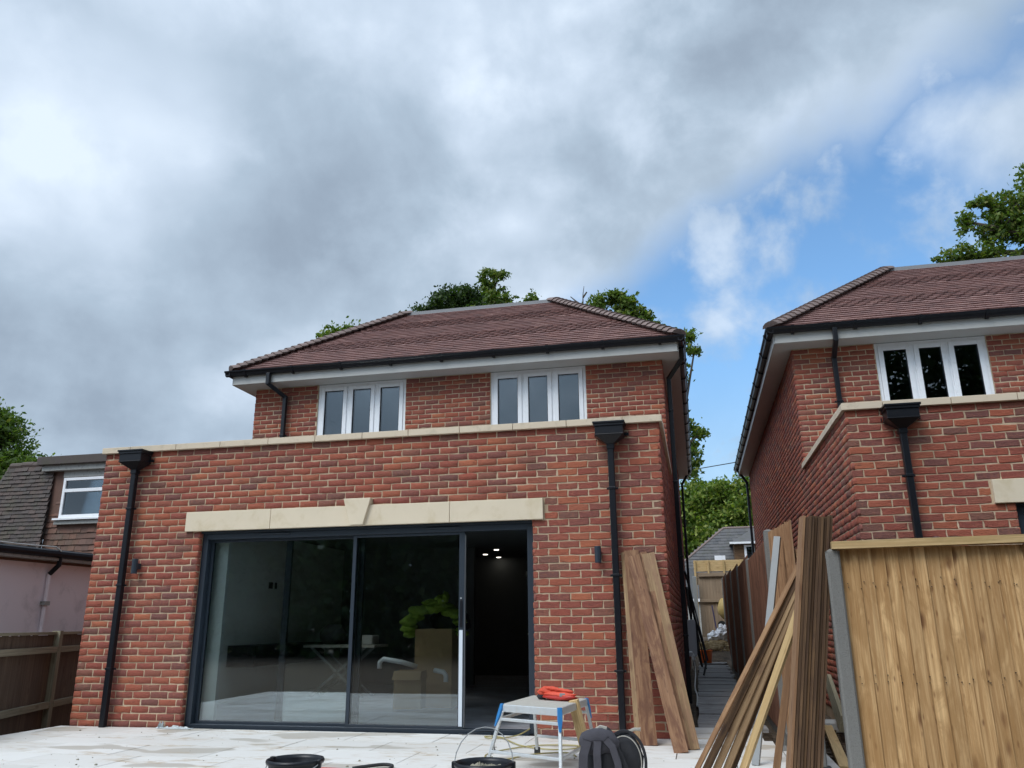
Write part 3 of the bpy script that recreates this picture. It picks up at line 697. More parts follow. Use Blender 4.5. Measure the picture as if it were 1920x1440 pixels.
# rubble heap at the end of the alley
def heap(name,cx,cy,cz,rx,ry,h,n,size,m,label,cat,kind=None):
    r=np.random.default_rng(n); mb=MB()
    for i in range(n):
        a=r.random()*6.28; q=math.sqrt(r.random()); x=cx+rx*q*math.cos(a); y=cy+ry*q*math.sin(a); z=cz+h*(1-q*q)*(.6+.4*r.random())
        s=size*(.4+r.random()); 
        vs=[(x+s*v[0]*(.6+.5*r.random()),y+s*v[1]*(.6+.5*r.random()),z+s*.6*v[2]*(.6+.5*r.random())) for v in ((-1,-1,-1),(1,-1,-1),(1,1,-1),(-1,1,-1),(-1,-1,1),(1,-1,1),(1,1,1),(-1,1,1))]
        mb.add(vs,[(0,3,2,1),(4,5,6,7),(0,1,5,4),(1,2,6,5),(2,3,7,6),(3,0,4,7)],r.random())
    return mb.build(name,m,None,label=label,cat=cat,kind=kind)
heap('rubble_heap',7.55,16.9,.30,.85,1.0,.25,260,.07,'rubble','low heap of sandy rubble at the far end of the alley','rubble',kind='stuff')
heap('soil_spill',8.25,3.0,-.12,.30,3.5,.05,400,.03,'earth','loose dark soil along the foot of the alley fence','soil',kind='stuff')
# ------------------------------------------------------------------ fences
def featherboards(R,a,b,z0f,z1f,cover,w,t,m,nrm,name='board',start=0.0,jit=.004,share=False):
    """upright overlapping boards from point a to b (xy), z0f/z1f give foot and head heights"""
    a=Vector((*a,0));b=Vector((*b,0));d=(b-a);L=d.length;d.normalize();n=Vector((*nrm,0)).normalized(); s=start;i=0
    while s<L-.03:
        c=a+d*(s+w/2); z0=z0f(c.y,c.x); z1=z1f(c.y,c.x)+(random.uniform(-jit,jit))
        ww=min(w,L-s+.01)
        q=Vector((c.x,c.y,0))+n*(t*.5+random.uniform(0,.002))
        plank(name,(q.x,q.y,z0),(q.x,q.y,z1),round(ww,2),t,m,R,up=tuple(n),taper=.4,tilt=.055)
        s+=cover; i+=1
# foreground fence (new, honey coloured)
FY=-3.05; FR=root('timber_fence',(8.05,FY,-.5),'tall new honey-coloured close-board fence with concrete post in the right foreground','fence')
featherboards(FR,(8.03,FY),(10.2,FY),lambda y,x:-.25,lambda y,x:1.52,.078,.108,.015,'new_fence_wood',(0,-1))
plank('capping',(7.985,FY-.02,1.541),(9.15,FY-.02,1.555),.12,.046,'cap_wood',FR,up=(0,0,1))
plank('capping',(9.155,FY-.02,1.555),(10.3,FY-.02,1.566),.12,.046,'cap_wood',FR,up=(0,0,1))
for z in (1.3,.75,.1): plank('arris_rail',(8.0,FY+.035,z),(10.2,FY+.035,z),.07,.05,'cap_wood',FR,up=(0,1,0))
mb=MB(); rn=np.random.default_rng(4)
for z in (1.31,1.28,.76,.73):
    for i in range(25):
        x=8.065+i*.078+rn.normal(0,.008); zz=z+rn.normal(0,.012); mb.box(x-.002,x+.002,FY-.026,FY-.012,zz-.002,zz+.002)
mb.build('nail_head','rubber',FR)['kind']='stuff'
MB().box(8.02,10.3,FY-.02,FY+.03,-.56,-.25).build('gravel_board','concrete',FR,bevel=.006)
def cpost(R,x,y,z0,z1,w=.095,d=.11,name='post',m='concrete',**kw):
    mb=MB(); h=w/2;e=d/2;c=.012
    mb.prism([(x-h,y-e+c),(x-h+c,y-e),(x+h-c,y-e),(x+h,y-e+c),(x+h,y-.018),(x+h-.022,y-.018),(x+h-.022,y+.018),(x+h,y+.018),(x+h,y+e-c),(x+h-c,y+e),(x-h+c,y+e),(x-h,y+e-c)],2,z0,z1)
    mb.add([(x-h,y-e,z1),(x+h,y-e,z1),(x+h,y+e,z1),(x-h,y+e,z1),(x-h*.3,y-e*.6,z1+.018),(x+h*.3,y-e*.6,z1+.018),(x+h*.3,y+e*.6,z1+.018),(x-h*.3,y+e*.6,z1+.018)],[(0,1,5,4),(1,2,6,5),(2,3,7,6),(3,0,4,7),(4,5,6,7)])
    return props(mb.build(name,m,R),**kw)
cpost(FR,7.988,FY,-.6,1.505,.085,.10)
# alley fence
AX=7.93
AF=root('timber_fence',(AX,5,-.15),'dark brown close-board fence with concrete posts running down the alley','fence')
top=lambda y:1.90+.028*(y-.5)
posts=[.62,4.2,7.4,10.6,13.9,17.0]
for a,b in zip(posts,posts[1:]):
    ta=top(a)+.03; tb=top(b)-.05
    featherboards(AF,(AX-.01,a+.05),(AX-.01,b-.05),lambda y,x:GZ(x,y)+.10,lambda y,x,a=a,b=b,ta=ta,tb=tb: ta+(tb-ta)*(y-a)/(b-a)+.01,.10,.125,.014,'alley_fence_wood',(-1,0))
    plank('arris_rail',(AX+.03,a+.05,1.4),(AX+.03,b-.05,1.5),.07,.05,'alley_fence_wood',AF,up=(1,0,0))
    MB().box(AX-.02,AX+.02,a+.05,b-.05,GZ(8,a)-.05,GZ(8,a)+.13).build('gravel_board','concrete',AF)
for y in posts[1:]:
    cpost(AF,AX-.005,y,-.3,top(y)-.03,.10,.09)
cpost(AF,AX,posts[0],-.3,2.02,.10,.10)
# nearest panel, paler, with a slanting head
NP=root('fence_panel',(AX,-.3,-.15),'reddish brown close-board panel with sloping top nearest the camera beside the concrete post','fence panel')
featherboards(NP,(AX,.53),(AX,-1.60),lambda y,x:.02,lambda y,x:1.99+.055*(y-.5),.085,.12,.014,'near_panel_wood',(-1,0),jit=.006)
for z in (.4,1.1,1.65): plank('arris_rail',(AX+.035,.53,z),(AX+.035,-1.6,z-.04),.07,.05,'near_panel_wood',NP,up=(1,0,0))
MB().box(AX-.03,AX+.02,-1.62,.56,-.16,.02).build('gravel_board','concrete',NP)
cpost(NP,AX+.01,-1.68,-.2,1.30,.10,.10)
# left boundary fence (seen from its rail side)
da=Vector((-.324,.946)); LP=Vector((-1.22,1.0))
LF=root('timber_fence',(LP.x,LP.y,-.55),'weathered brown fence with horizontal rails at the left edge beside the patio','fence')
A_=LP-da*3.4; B_=LP+da*4.5
featherboards(LF,tuple(A_),tuple(B_),lambda y,x:-.5,lambda y,x:.985,.11,.125,.014,'old_fence_wood',(-.946,-.324))
nrm=Vector((.946,.324,0))
for z,hh in ((.80,.075),(.12,.08),(-.42,.08)):
    for s0,s1 in ((-3.4,-.06),(.06,1.7),(1.82,4.4)):
        a=LP+da*s0; b=LP+da*s1
        plank('rail',(a.x+nrm.x*.04,a.y+nrm.y*.04,z),(b.x+nrm.x*.04,b.y+nrm.y*.04,z),hh,.05,'rail_wood',LF,up=(0.946,.324,0.0))
a=A_;b=B_
for s0,s1 in ((-3.4,-.06),(.06,1.7),(1.82,4.4)):
    a=LP+da*s0; b=LP+da*s1
    plank('capping',(a.x,a.y,1.005),(b.x,b.y,1.005),.06,.035,'rail_wood',LF,up=(0,0,1))
for s in (-2.0,0.0,1.76,3.6):
    c=LP+da*s; plank('post',(c.x+.02,c.y,-.6),(c.x+.02,c.y,1.035),.10,.10,'rail_wood',LF,up=tuple(nrm))
# end of the alley: gate and tall framed hoarding
GT=root('timber_gate',(7.6,18.2,.62),'pale close-board gate closing off the far end of the alley','gate')
featherboards(GT,(7.2,18.2),(8.5,18.2),lambda y,x:.62,lambda y,x:2.46,.10,.12,.014,'gate_wood',(0,-1))
plank('rail',(7.2,18.14,2.5),(8.5,18.14,2.5),.09,.05,'gate_wood',GT,up=(0,-1,0)); plank('rail',(7.2,18.14,1.72),(8.5,18.14,1.72),.09,.05,'gate_wood',GT,up=(0,-1,0))
HB=root('timber_hoarding',(7.9,19.4,.6),'high pale timber hoarding with uprights rising behind the alley gate','hoarding')
plank('board',(7.08,19.4,2.86),(9.2,19.4,2.86),.36,.02,'cap_wood',HB,up=(0,-1,0)); plank('board',(7.08,19.42,2.45),(9.2,19.42,2.45),.40,.02,'gate_wood',HB,up=(0,-1,0))
for x in (7.12,7.55,8.05,8.6): plank('upright',(x,19.35,.6),(x,19.35,3.04),.06,.05,'cap_wood',HB,up=(0,-1,0))
MB().box(7.02,7.14,17.9,18.0,.3,2.45).build('gate_post','metal_grey',None,label='grey-green metal post standing at the left of the alley gate',cat='post',bevel=.01)
# ------------------------------------------------------------------ neighbour on the left
NH=root('neighbour_house',(-5,5,-.55),'older house on the far left with pink rendered wall and tile-hung upper storey','house')
PX_=-2.6
MB().box(-7.5,PX_,-.5,9,-.6,2.02).build('wall','render_pink',NH)
MB().box(-7.3,PX_+.005,-.4,9,2.02,2.08).build('wall_plate','hung_tile',NH)
MB().box(PX_-.02,PX_+.16,-.6,9,2.06,2.11).build('soffit','painted_old',NH)
mb=MB(); mb.tube([(PX_+.15,-.6,2.16),(PX_+.15,9,2.16)],.062,10); mb.build('gutter','black_plastic',NH)
mb=MB(); mb.tube([(PX_+.15,2.25,2.12),(PX_+.15,2.25,2.0),(PX_+.045,2.2,1.86)],.036,8); mb.build('gutter_outlet','black_plastic',NH)
mb=MB(); mb.tube([(PX_+.045,2.2,1.86),(PX_+.045,2.2,-.5)],.032,8); o=mb.build('downpipe','render_pink',NH)
MB().box(PX_,PX_+.09,2.15,2.25,1.40,1.46).build('pipe_clip','painted_old',o)
mb=MB(); mb.tube([(PX_+.19,-.6,2.24),(PX_+.19,1.6,2.245),(PX_+.18,2.1,2.26),(PX_+.2,2.2,2.2)],.012,6); mb.build('cable','pale_concrete',NH)
# roof slopes with real courses
def tiled_plane(R,O,ux,uy,W,Lh,ins0,ins1,gauge,tw,m,seed,name='roof_tiles'):
    r=np.random.default_rng(seed); O=Vector(O);ux=Vector(ux).normalized();uy=Vector(uy).normalized();uz=ux.cross(uy); mb=MB(); n=int(Lh/gauge)
    for c in range(n):
        s=c*gauge; x=-tw*(c%2)/2
        while x<W-s*ins1:
            x0=max(x,s*ins0);x1=min(x+tw-.004,W-s*ins1);x+=tw
            if x1-x0<.03: continue
            j=float(r.normal(0,.004)); t0=.03+float(r.normal(0,.004))
            pts=[(x0,j,t0),(x1,j,t0+float(r.normal(0,.003))),(x1,gauge*1.4,.0),(x0,gauge*1.4,.0)]
            P=[O+ux*a+uy*(s+b)+uz*c_ for a,b,c_ in pts]+[O+ux*a+uy*(s+b)+uz*(c_-.016) for a,b,c_ in pts]
            mb.add(P,[(0,1,2,3),(4,7,6,5),(0,4,5,1),(1,5,6,2),(3,7,4,0)],r.random())
    o=mb.build(name,m,R); o['kind']='stuff'; return o
# lower slope over the pink wall, rising away from the gap
sl=Vector((-1,0,.62))
rf2=MB(); rf2.add([(PX_+.1,-.6,2.18),(PX_+.1,9,2.18),(-6.4,9,4.5),(-6.4,-.6+4,4.5),(PX_+.1,-.6,2.1),(PX_+.1,9,2.1),(-6.4,9,2.1),(-6.4,3.4,2.1)],[(0,1,2,3),(0,3,7,4),(3,2,6,7),(1,5,6,2),(4,7,6,5),(0,4,5,1)])
MB()
RB=MB(); RB.add([(PX_+.1,-.6,2.17),(PX_+.1,6.0,2.17),(-5.2,6.0,2.26),(-5.2,-.6,2.26),(-7.6,6.0,2.3),(-7.6,-.6,2.3),(-7.6,-.6,2.17)],[(0,1,2,3),(3,2,4,5),(0,3,5,6)]); RB.build('roof','old_tile',NH)
tiled_plane(NH,(PX_+.12,-.6,2.2),(0,1,0),(-2.7,0,.10),6.6,2.9,.0,0,.11,.17,'old_tile',3)
# main slope facing the garden, hipped at the left
tiled_plane(NH,(-8.45,5.88,2.3),(1,0,0),(0,.13,2.15),2.22,2.17,.48,0,.085,.17,'old_tile',4)
mb=MB(); mb.add([(-8.5,5.93,2.2),(-6.24,5.93,2.2),(-6.24,6.07,4.46),(-7.4,6.07,4.46),(-8.5,8,2.25),(-7.4,7.6,4.46),(-6.28,8,4.46)],[(0,1,2,3),(4,0,3,5),(3,2,6,5)]); mb.build('main_roof','old_tile',NH)
mb=MB()
for i in range(4): mb.tube([(-7.42+.29*i,6.06,4.475+.012*(i%2)),(-7.42+.29*i+.3,6.06,4.475+.012*(i%2))],.075,10)
mb.build('ridge_tile','old_tile',NH)
# tile-hung upper storey with window
MB().box(-6.28,-2.9,6.03,9,2.1,4.38).build('upper_wall','hung_tile',NH)
for (xa,xb,za,zb,sd) in ((-6.28,-5.98,2.35,4.3,5),(-5.98,-3.6,2.35,3.2,6)):
    tiled_plane(NH,(xa,6.02,za),(1,0,0),(0,.03,1),xb-xa,zb-za,0,0,.125,.17,'hung_tile',sd,'hung_tiles')
MB().box(-6.55,-2.7,5.80,9.2,4.42,4.60).build('flat_roof_edge','old_tile',NH,bevel=.01)
MB().box(-6.46,-2.75,5.88,6.05,4.30,4.418).build('fascia','painted_old',NH)
MB().box(-5.98,-4.0,5.985,6.02,4.16,4.30).build('window_head','painted_old',NH)
mb=MB(); x0,x1,z0,z1,y=-5.93,-4.2,3.28,4.14,5.95
mb.box(x0,x0+.06,y,y+.08,z0,z1).box(x1-.06,x1,y,y+.08,z0,z1).box(x0+.06,x1-.06,y,y+.08,z0,z0+.07).box(x0+.06,x1-.06,y,y+.08,z1-.06,z1).box(x0+.06,x1-.06,y,y+.08,3.83,3.90)
wn=mb.build('window','upvc_white',NH,bevel=.004)
MB().box(x0+.06,x1-.06,y+.03,y+.05,z0+.07,3.83).build('pane','window_glass',wn); MB().box(x0+.06,x1-.06,y+.03,y+.05,3.90,z1-.06).build('pane','window_glass',wn)
MB().box(x0+.06,x1-.06,y+.075,y+.078,z0+.07,z1-.06).build('blind','dark_void',wn)
MB().box(x0-.09,x1,5.88,6.03,3.235,3.275).build('window_sill','upvc_white',wn,bevel=.003); MB().box(x0-.08,x1,5.93,6.03,3.15,3.225).build('flashing','painted_old',wn)
# ------------------------------------------------------------------ distant house
DH=root('distant_house',(10,44,.4),'grey-roofed house with white dormer window seen beyond the end of the alley','house')
MB().box(6.0,18,40,50,-.2,3.9).build('wall','render_pink',DH)
mb=MB(); mb.add([(5.6,39.4,3.6),(18.4,39.4,3.6),(18.4,50.6,3.6),(5.6,50.6,3.6),(8.95,42.0,6.45),(15,42.0,6.45),(15,48,6.45),(8.95,48,6.45)],[(0,1,5,4),(1,2,6,5),(2,3,7,6),(3,0,4,7),(4,5,6,7),(3,2,1,0)]); mb.build('roof','slate',DH)
tiled_plane(DH,(5.6,39.38,3.62),(1,0,0),(0,2.6,2.85),12.8,3.8,.87,.4,.25,.33,'slate',8)
mb=MB(); mb.tube([(5.6,39.4,3.68),(8.95,42,6.5)],.07,8).tube([(8.95,42,6.5),(15,42,6.5)],.07,8); mb.build('ridge_tile','hip_tile',DH)
mb=MB(); mb.add([(9.15,38.7,5.35),(12.6,38.7,5.35),(12.6,41,5.35),(9.15,41,5.35),(10.4,40.2,6.15),(12.2,40.2,6.15)],[(0,1,5,4),(1,2,5),(2,3,4,5),(3,0,4),(3,2,1,0)]); dm=mb.build('dormer_roof','slate',DH)
MB().box(9.1,12.65,38.6,38.7,5.25,5.36).build('dormer_fascia','upvc_white',DH)
MB().box(9.35,12.4,38.95,41,4.2,5.30).build('dormer_wall','dark_bundle',DH)
mb=MB(); mb.box(9.88,10.0,38.9,38.95,4.2,5.2).box(10.32,10.44,38.9,38.95,4.2,5.2).box(10.0,10.32,38.9,38.95,5.1,5.2).box(10.9,11.0,38.9,38.95,4.2,5.2); dw=mb.build('window','upvc_white',DH); MB().box(10.0,10.32,38.92,38.94,4.2,5.1).build('pane','window_glass',dw)
MB().box(8.25,8.85,39.85,39.9,4.35,4.72).build('skylight','upvc_white',DH)
mb=MB(); mb.add([(6.2,24,1.9),(7.35,24,1.9),(7.35,26,3.2),(6.2,26,3.2),(6.2,24,1.8),(7.35,24,1.8),(7.35,26,1.8),(6.2,26,1.8)],[(0,1,2,3),(0,4,5,1),(1,5,6,2),(3,7,4,0),(2,6,7,3)])
GB=root('outbuilding',(6.8,25,.5),'small grey-roofed outbuilding glimpsed left of the alley gate','outbuilding'); mb.build('roof','slate',GB); MB().box(6.3,7.3,24.1,26,.3,1.8).build('wall','painted_old',GB); MB().box(6.25,7.33,23.94,24.0,1.82,1.93).build('fascia','upvc_white',GB)
mb=MB(); mb.tube([(-2,30,6.6),(4,30,7.55),(7.86,30,8.07),(9.3,30,8.255),(14,30,8.6)],.022,6); props(mb.build('overhead_cable','black_plastic'),'thin overhead cable crossing the sky between the two brick houses','cable')
# ------------------------------------------------------------------ trees
def tree(name,label,base,trunk_r,lobes,leafm,n_per,size,seed,bare=None,kind=None,group=None,clump=.42,trunk_top=None):
    """lobes: (x,y,z,rx,ry,rz,number of clumps)"""
    r=np.random.default_rng(seed); base=np.array(base,float)
    R=root(name,tuple(base),label,'tree',group) if kind is None else None
    cen=np.array([l[:3] for l in lobes]); top_=np.array(trunk_top if trunk_top is not None else [cen[:,0].mean(),cen[:,1].mean(),cen[:,2].min()],float)
    mb=MB(); 
    mid=(base+top_)/2+r.normal(0,.25,3)*[1,1,.2]
    mb.tube([base,mid,top_],[trunk_r,trunk_r*.75,trunk_r*.5],10)
    P=[];Nn=[]
    for (x,y,z,rx,ry,rz,nc) in lobes:
        c=np.array([x,y,z]); a=top_+(c-top_)*.0; m1=top_+(c-top_)*.5+r.normal(0,.25,3)
        mb.tube([a,m1,c],[trunk_r*.33,trunk_r*.22,trunk_r*.10],6)
        u=r.normal(size=(nc,3)); u/=np.linalg.norm(u,axis=1)[:,None]; q=(r.random(nc)**.45)[:,None]
        cl=c+u*q*[rx,ry,rz]
        for k,pt in enumerate(cl):
            if k%3==0: mb.tube([c,c+(pt-c)*.55+r.normal(0,.08,3),pt],[trunk_r*.09,trunk_r*.05,.012],4,cap=False)
        for pt in cl:
            s=clump*(.5+.8*r.random()); n=max(4,int(n_per*(.5+r.random())))
            d=r.normal(size=(n,3))*[s,s,s*.7]*.55
            P.append(pt+d); 
    P=np.concatenate(P); n=len(P)
    # each leaf: small bent quad pair
    a=r.normal(size=(n,3)); a/=np.linalg.norm(a,axis=1)[:,None]
    b=np.cross(a,r.normal(size=(n,3))); b/=np.linalg.norm(b,axis=1)[:,None]
    s=size*(.6+.8*r.random(n))[:,None]
    nn=np.cross(a,b)
    V=np.stack([P-a*s,P-b*s*.5+nn*s*.12,P+a*s,P+b*s*.5+nn*s*.12],1).reshape(-1,3)
    F=np.arange(4*n).reshape(n,4)
    T=np.clip(r.random(n)*.7+r.random(n)*.3,0,.999)
    o=bpy.data.objects.new('crown',rawmesh('crown',V,F,T,leafm)); link(o,R)
    mb.build('trunk','bark',R)
    if bare:
        for pts in bare: MB().tube(pts,[.05,.035,.02,.012][:len(pts)],5).build('dead_branch','bark',R)
    return o
G0=.4
tree('oak_tree','leafy oak sprig just showing over the left hip of the middle roof',(-8.8,25,G0),.3,
     [(-9.2,25,14.35,.65,.8,.5,30),(-8.15,25,14.5,.35,.5,.4,12),(-8.6,25,13.2,1.3,1.2,.5,22),(-9.0,25,14.5,.25,.3,.3,5),(-5.8,25,11.6,1.0,1.0,1.0,16)],'bright_leaf',34,.10,1,group='trees behind the middle house',clump=.3)
tree('pine_tree','dense dark evergreen crown rising behind the middle roof ridge',(-3.1,27,G0),.35,
     [(-4.3,26,15.0,1.5,1.2,.9,90),(-3.3,26,15.9,1.2,1.2,.8,90),(-2.4,26,15.7,1.1,1.2,.9,80),(-4.9,26,14.4,1.0,1,.7,50),(-1.9,26,14.8,1.2,1,.8,60),(-3.2,26,13.5,2.2,1.6,1.6,120)],'dark_leaf',46,.095,2,group='trees behind the middle house',clump=.36)
tree('oak_tree','light oak spray standing taller just right of the evergreen',(-.6,24,G0),.25,
     [(-1.2,24,15.9,.35,.4,.7,16),(-.75,24,15.1,.7,.5,.5,22),(-.7,24,16.2,.35,.3,.3,8),(-1.0,24,14.6,1.2,.7,.4,26),(.9,24,14.85,.32,.3,.32,9),(.1,24,14.35,1.1,.5,.25,14)],'oak_leaf',36,.095,3,group='trees behind the middle house',clump=.26)
tree('oak_tree','airy oak with a bare twig showing above the right end of the middle roof',(5.0,25,G0),.35,
     [(3.5,25,14.7,.6,.6,.65,22),(4.4,25,14.9,.7,.6,.5,24),(5.0,25,14.5,.7,.6,.5,24),(5.7,25,13.9,.8,.6,.5,24),(6.3,25,13.3,.45,.6,.3,10),(4.6,25,13.6,1.4,1.0,.6,30),
      (7.5,25,12.9,.22,.4,.35,7),(7.75,25,12.3,.32,.4,.2,8),(7.1,25,11.4,.3,.4,.5,8),(7.25,25,8.9,.35,.4,.45,10),(7.75,25,8.6,.3,.3,.15,5),(7.2,25,8.0,.5,.5,.5,14),(7.3,25,7.2,.45,.5,.4,12)],'oak_leaf',36,.10,4,
     bare=[[(3.2,25,13.8),(3.0,25,14.8),(3.02,25,15.35),(3.08,25,15.75)],[(3.0,25,14.8),(2.7,25,15.05),(2.45,25,15.3)],[(3.02,25,15.2),(3.2,25,15.45)]],group='trees behind the middle house',clump=.27)
def far(l,k=1.52):
    return [(CAM.x+(a-CAM.x)*k,CAM.y+(b-CAM.y)*k,CAM.z+(c-CAM.z)*k,d*k,e*k,f*k,n) for a,b,c,d,e,f,n in l]
tree('green_tree','bushy light green tree filling the gap at the end of the alley',(9.5,58,G0),.5,
     far([(8.2,35,6.2,2.2,2,2.0,190),(9.8,35,6.8,2.0,2,1.7,170),(7.0,35,5.4,1.6,1.5,2.1,140),(8.6,34,4.6,2.4,1.6,1.6,150),(10.9,35,6.0,1.6,1.6,2.0,100),(7.6,35,7.7,.8,.8,.6,40),(9.0,36,7.8,1.0,.8,.55,46)]),'bright_leaf',52,.17,5,clump=.62)
tree('oak_tree','spreading oak crown behind the roof of the right-hand house',(22.5,25,G0),.5,
     [(18.6,25,15.3,.8,.8,.6,26),(19.6,25,15.2,1.0,.8,.6,34),(20.4,25,16.6,.9,.9,.8,40),(21.4,25,16.2,1.2,1,1.0,54),(21.2,25,17.6,1.0,.8,.6,34),(22.4,25,17.4,1.1,1,1.0,50),(22.0,25,18.7,.8,.7,.5,18),(23.4,25,18.2,1.2,1,.9,40),(21.2,25,14.7,1.6,1,.7,40),(19.2,25,17.0,.4,.4,.45,10),(19.9,25,17.9,.45,.3,.22,8),(18.2,25,14.6,.7,.6,.4,16),(23.4,25,15.8,1.6,1,1.0,50)],'oak_leaf',38,.10,6,clump=.3,
     bare=[[(19.8,25,16.4),(19.3,25,16.75),(18.9,25,16.7),(18.6,25,16.65)],[(20.5,25,17.2),(20.2,25,17.75),(19.9,25,17.9)],[(18.8,25,14.9),(18.0,25,14.85),(17.5,25,14.9)]],trunk_top=(22.2,25,15.2))
tree('garden_tree','dense dark green tree rising behind the old tiled roof at the far left',(-17.2,15,-.5),.4,
     [(-17.6,15,7.2,1.5,1.4,1.5,130),(-16.4,15,6.3,1.0,1.2,.9,70),(-15.4,15,5.9,.9,1.0,.8,60),(-17.3,15,8.2,.6,.8,.7,40),(-18.6,15,7.6,1.4,1.4,1.6,90),(-16.0,15,5.0,2.2,1.4,1.3,110),(-14.8,15,6.5,.35,.4,.3,7)],'oak_leaf',60,.085,7,clump=.42)
# woodland on the camera's side of the garden, seen only mirrored in the glass
def woodland():
    r=np.random.default_rng(77); P=[]
    for k in range(150):
        row=k%3; x=-28+(k//3)*1.35+r.normal(0,.6); y=-33-row*3.2+r.normal(0,.8); h=(8.4+r.random()*3.2) if x<4 else (19+r.random()*6)
        m=720; a=r.normal(size=(m,3))*[1.6,1.2,1]; z=(h)*r.random(m)**.85
        P.append(np.stack([x+a[:,0]*(1.15-.6*z/h),y+a[:,1],z-.5],1))
    P=np.concatenate(P);n=len(P); a=r.normal(size=(n,3)); a/=np.linalg.norm(a,axis=1)[:,None]; b=np.cross(a,r.normal(size=(n,3))); b/=np.linalg.norm(b,axis=1)[:,None]; s=(.16+.2*r.random(n))[:,None]
    V=np.stack([P-a*s,P-b*s*.6,P+a*s,P+b*s*.6],1).reshape(-1,3)
    o=link(bpy.data.objects.new('woodland',rawmesh('woodland',V,np.arange(4*n).reshape(n,4),r.random(n)*.8,'dark_leaf'))); props(o,'dark belt of trees across the bottom of the garden, mirrored in the glass doors','woodland',kind='stuff')
woodland()
# ------------------------------------------------------------------ timber leaning about
def lean(name,label,p0,p1,w,t,m,up,cat='plank',group=None,**kw):
    o=plank(name,p0,p1,w,t,m,None,up=up,**kw); props(o,label,cat,group); return o
gp='boards leaning on the corner of the middle house'
lean('plank','wide brown sawn board leaning leftmost against the brick pier beside the downpipe',(6.610,-.50,.0),(6.500,-.045,1.80),.150,.020,'brown_board',(0,-1,.2),group=gp)
lean('plank','thin board edge-on, tucked behind the leftmost leaning brown board',(6.545,-.43,.0),(6.455,-.018,1.79),.135,.018,'yellow_board',(-.35,-1,.2),group=gp)
lean('plank','red-brown board with swirling grain slanting right across the leaning stack',(6.908,-.90,.0),(6.520,-.075,1.74),.125,.022,'brown_board',(0,-1,.3),group=gp)
lean('plank','yellowish board on the right of the leaning stack, its foot out past the house corner',(7.000,-.70,.0),(6.670,-.040,1.765),.130,.020,'yellow_board',(0,-1,.25),group=gp)
lean('plank','narrow shadowed board filling the middle of the leaning stack',(6.930,-.72,.0),(6.600,-.030,1.775),.105,.018,'brown_board',(0,-1,.25),group=gp)
# upright stack of feather-edge boards against the concrete post
gb='feather-edge boards stacked upright against the concrete post'
for i in range(10):
    x=7.842+i*.0185; xb=7.575+i*.0195; dy=random.uniform(-.012,.012); dz=random.uniform(-.008,.008)
    ORD=['','second','third','fourth','fifth','sixth','seventh','eighth','ninth'];lab='palest board forming the left edge of the upright stack' if i==0 else ('outermost right board of the upright stack touching the concrete post' if i==9 else 'dark sawn board standing edge-on, '+ORD[min(i,8)]+' from the left in the upright stack')
    lean('board',lab,(xb,-2.96+dy,0.0),(x,-3.0+dy,1.735+dz),.16,.0155,'near_panel_wood' if i==0 else 'dark_bundle',(-1,-.05,0),cat='board',group=gb)
# slanting battens
gl='thin battens slanting down to the left from the upright stack'
L=[((6.985,-2.36,.0),(7.803,-2.85,1.432),.032,.018,'near_panel_wood','reddish batten, topmost of the slanting bundle'),
   ((7.055,-2.30,.0),(7.800,-2.84,1.385),.05,.016,'dark_bundle','dark thin batten lying just under the topmost slanting one'),
   ((7.125,-2.32,.0),(7.802,-2.84,1.345),.05,.014,'lath_wood','middle grey-brown lath of the slanting bundle'),
   ((7.195,-2.34,.0),(7.796,-2.83,1.285),.05,.014,'lath_wood','pinkish lath directly behind the bright yellow batten'),
   ((7.235,-2.28,.0),(7.79,-2.80,1.245),.05,.014,'dark_bundle','darkest lath squeezed behind the bright yellow batten'),
   ((7.312,-2.34,.0),(7.782,-2.85,1.167),.046,.034,'yellow_batten','bright yellow squared batten, lowest of the slanting bundle')]
for a,b,w_,t_,m_,lb in L: lean('batten',lb,a,b,w_,t_,m_,(-.5,-1,.3),cat='batten',group=gl)
lean('batten','brown stake standing between the slanting battens and the upright stack',(7.60,-1.90,.0),(7.84,-2.2,1.22),.05,.022,'near_panel_wood',(-.3,-1,0),cat='batten')
lean('post','slim grey metal post leaning against the near fence panel',(7.490,-1.42,.0),(7.866,-1.02,1.80),.055,.045,'metal_grey',(-.3,-1,.1),cat='post')
# yard beyond the fence
lean('rail','pale timber rail lying on the soil behind the upright stack',(8.20,-1.1,-.06),(8.45,1.6,-.05),.09,.045,'yellow_batten',(0,0,1),cat='timber')
lean('rail','green-tinged timber bearer raised against the side of the right-hand house',(8.70,3.0,.35),(8.52,1.0,.05),.16,.045,'rail_wood',(-1,0,.2),cat='timber')
props(MB().box(8.12,8.70,1.9,2.3,-.14,-.04).build('paving_block','pale_concrete',bevel=.006),'long pale concrete block lying in the soil behind the upright stack','block')
mb=MB(); mb.add([(8.25,3.4,-.13),(8.62,3.2,-.13),(8.58,4.6,-.13),(8.25,4.4,-.13),(8.25,3.4,-.03),(8.62,3.2,-.03),(8.58,4.6,-.03),(8.25,4.4,-.03)],[(3,2,1,0),(4,5,6,7),(0,1,5,4),(1,2,6,5),(2,3,7,6),(3,0,4,7)])
props(mb.build('paving_piece','pale_concrete',bevel=.006),'broken triangular paving piece beyond the pale concrete block','block')
props(MB().box(7.86,8.02,-1.75,-1.65,0.0,.05).build('rubber_foot','rubber',bevel=.012),'small black rubber block on the patio left of the upright stack','block')
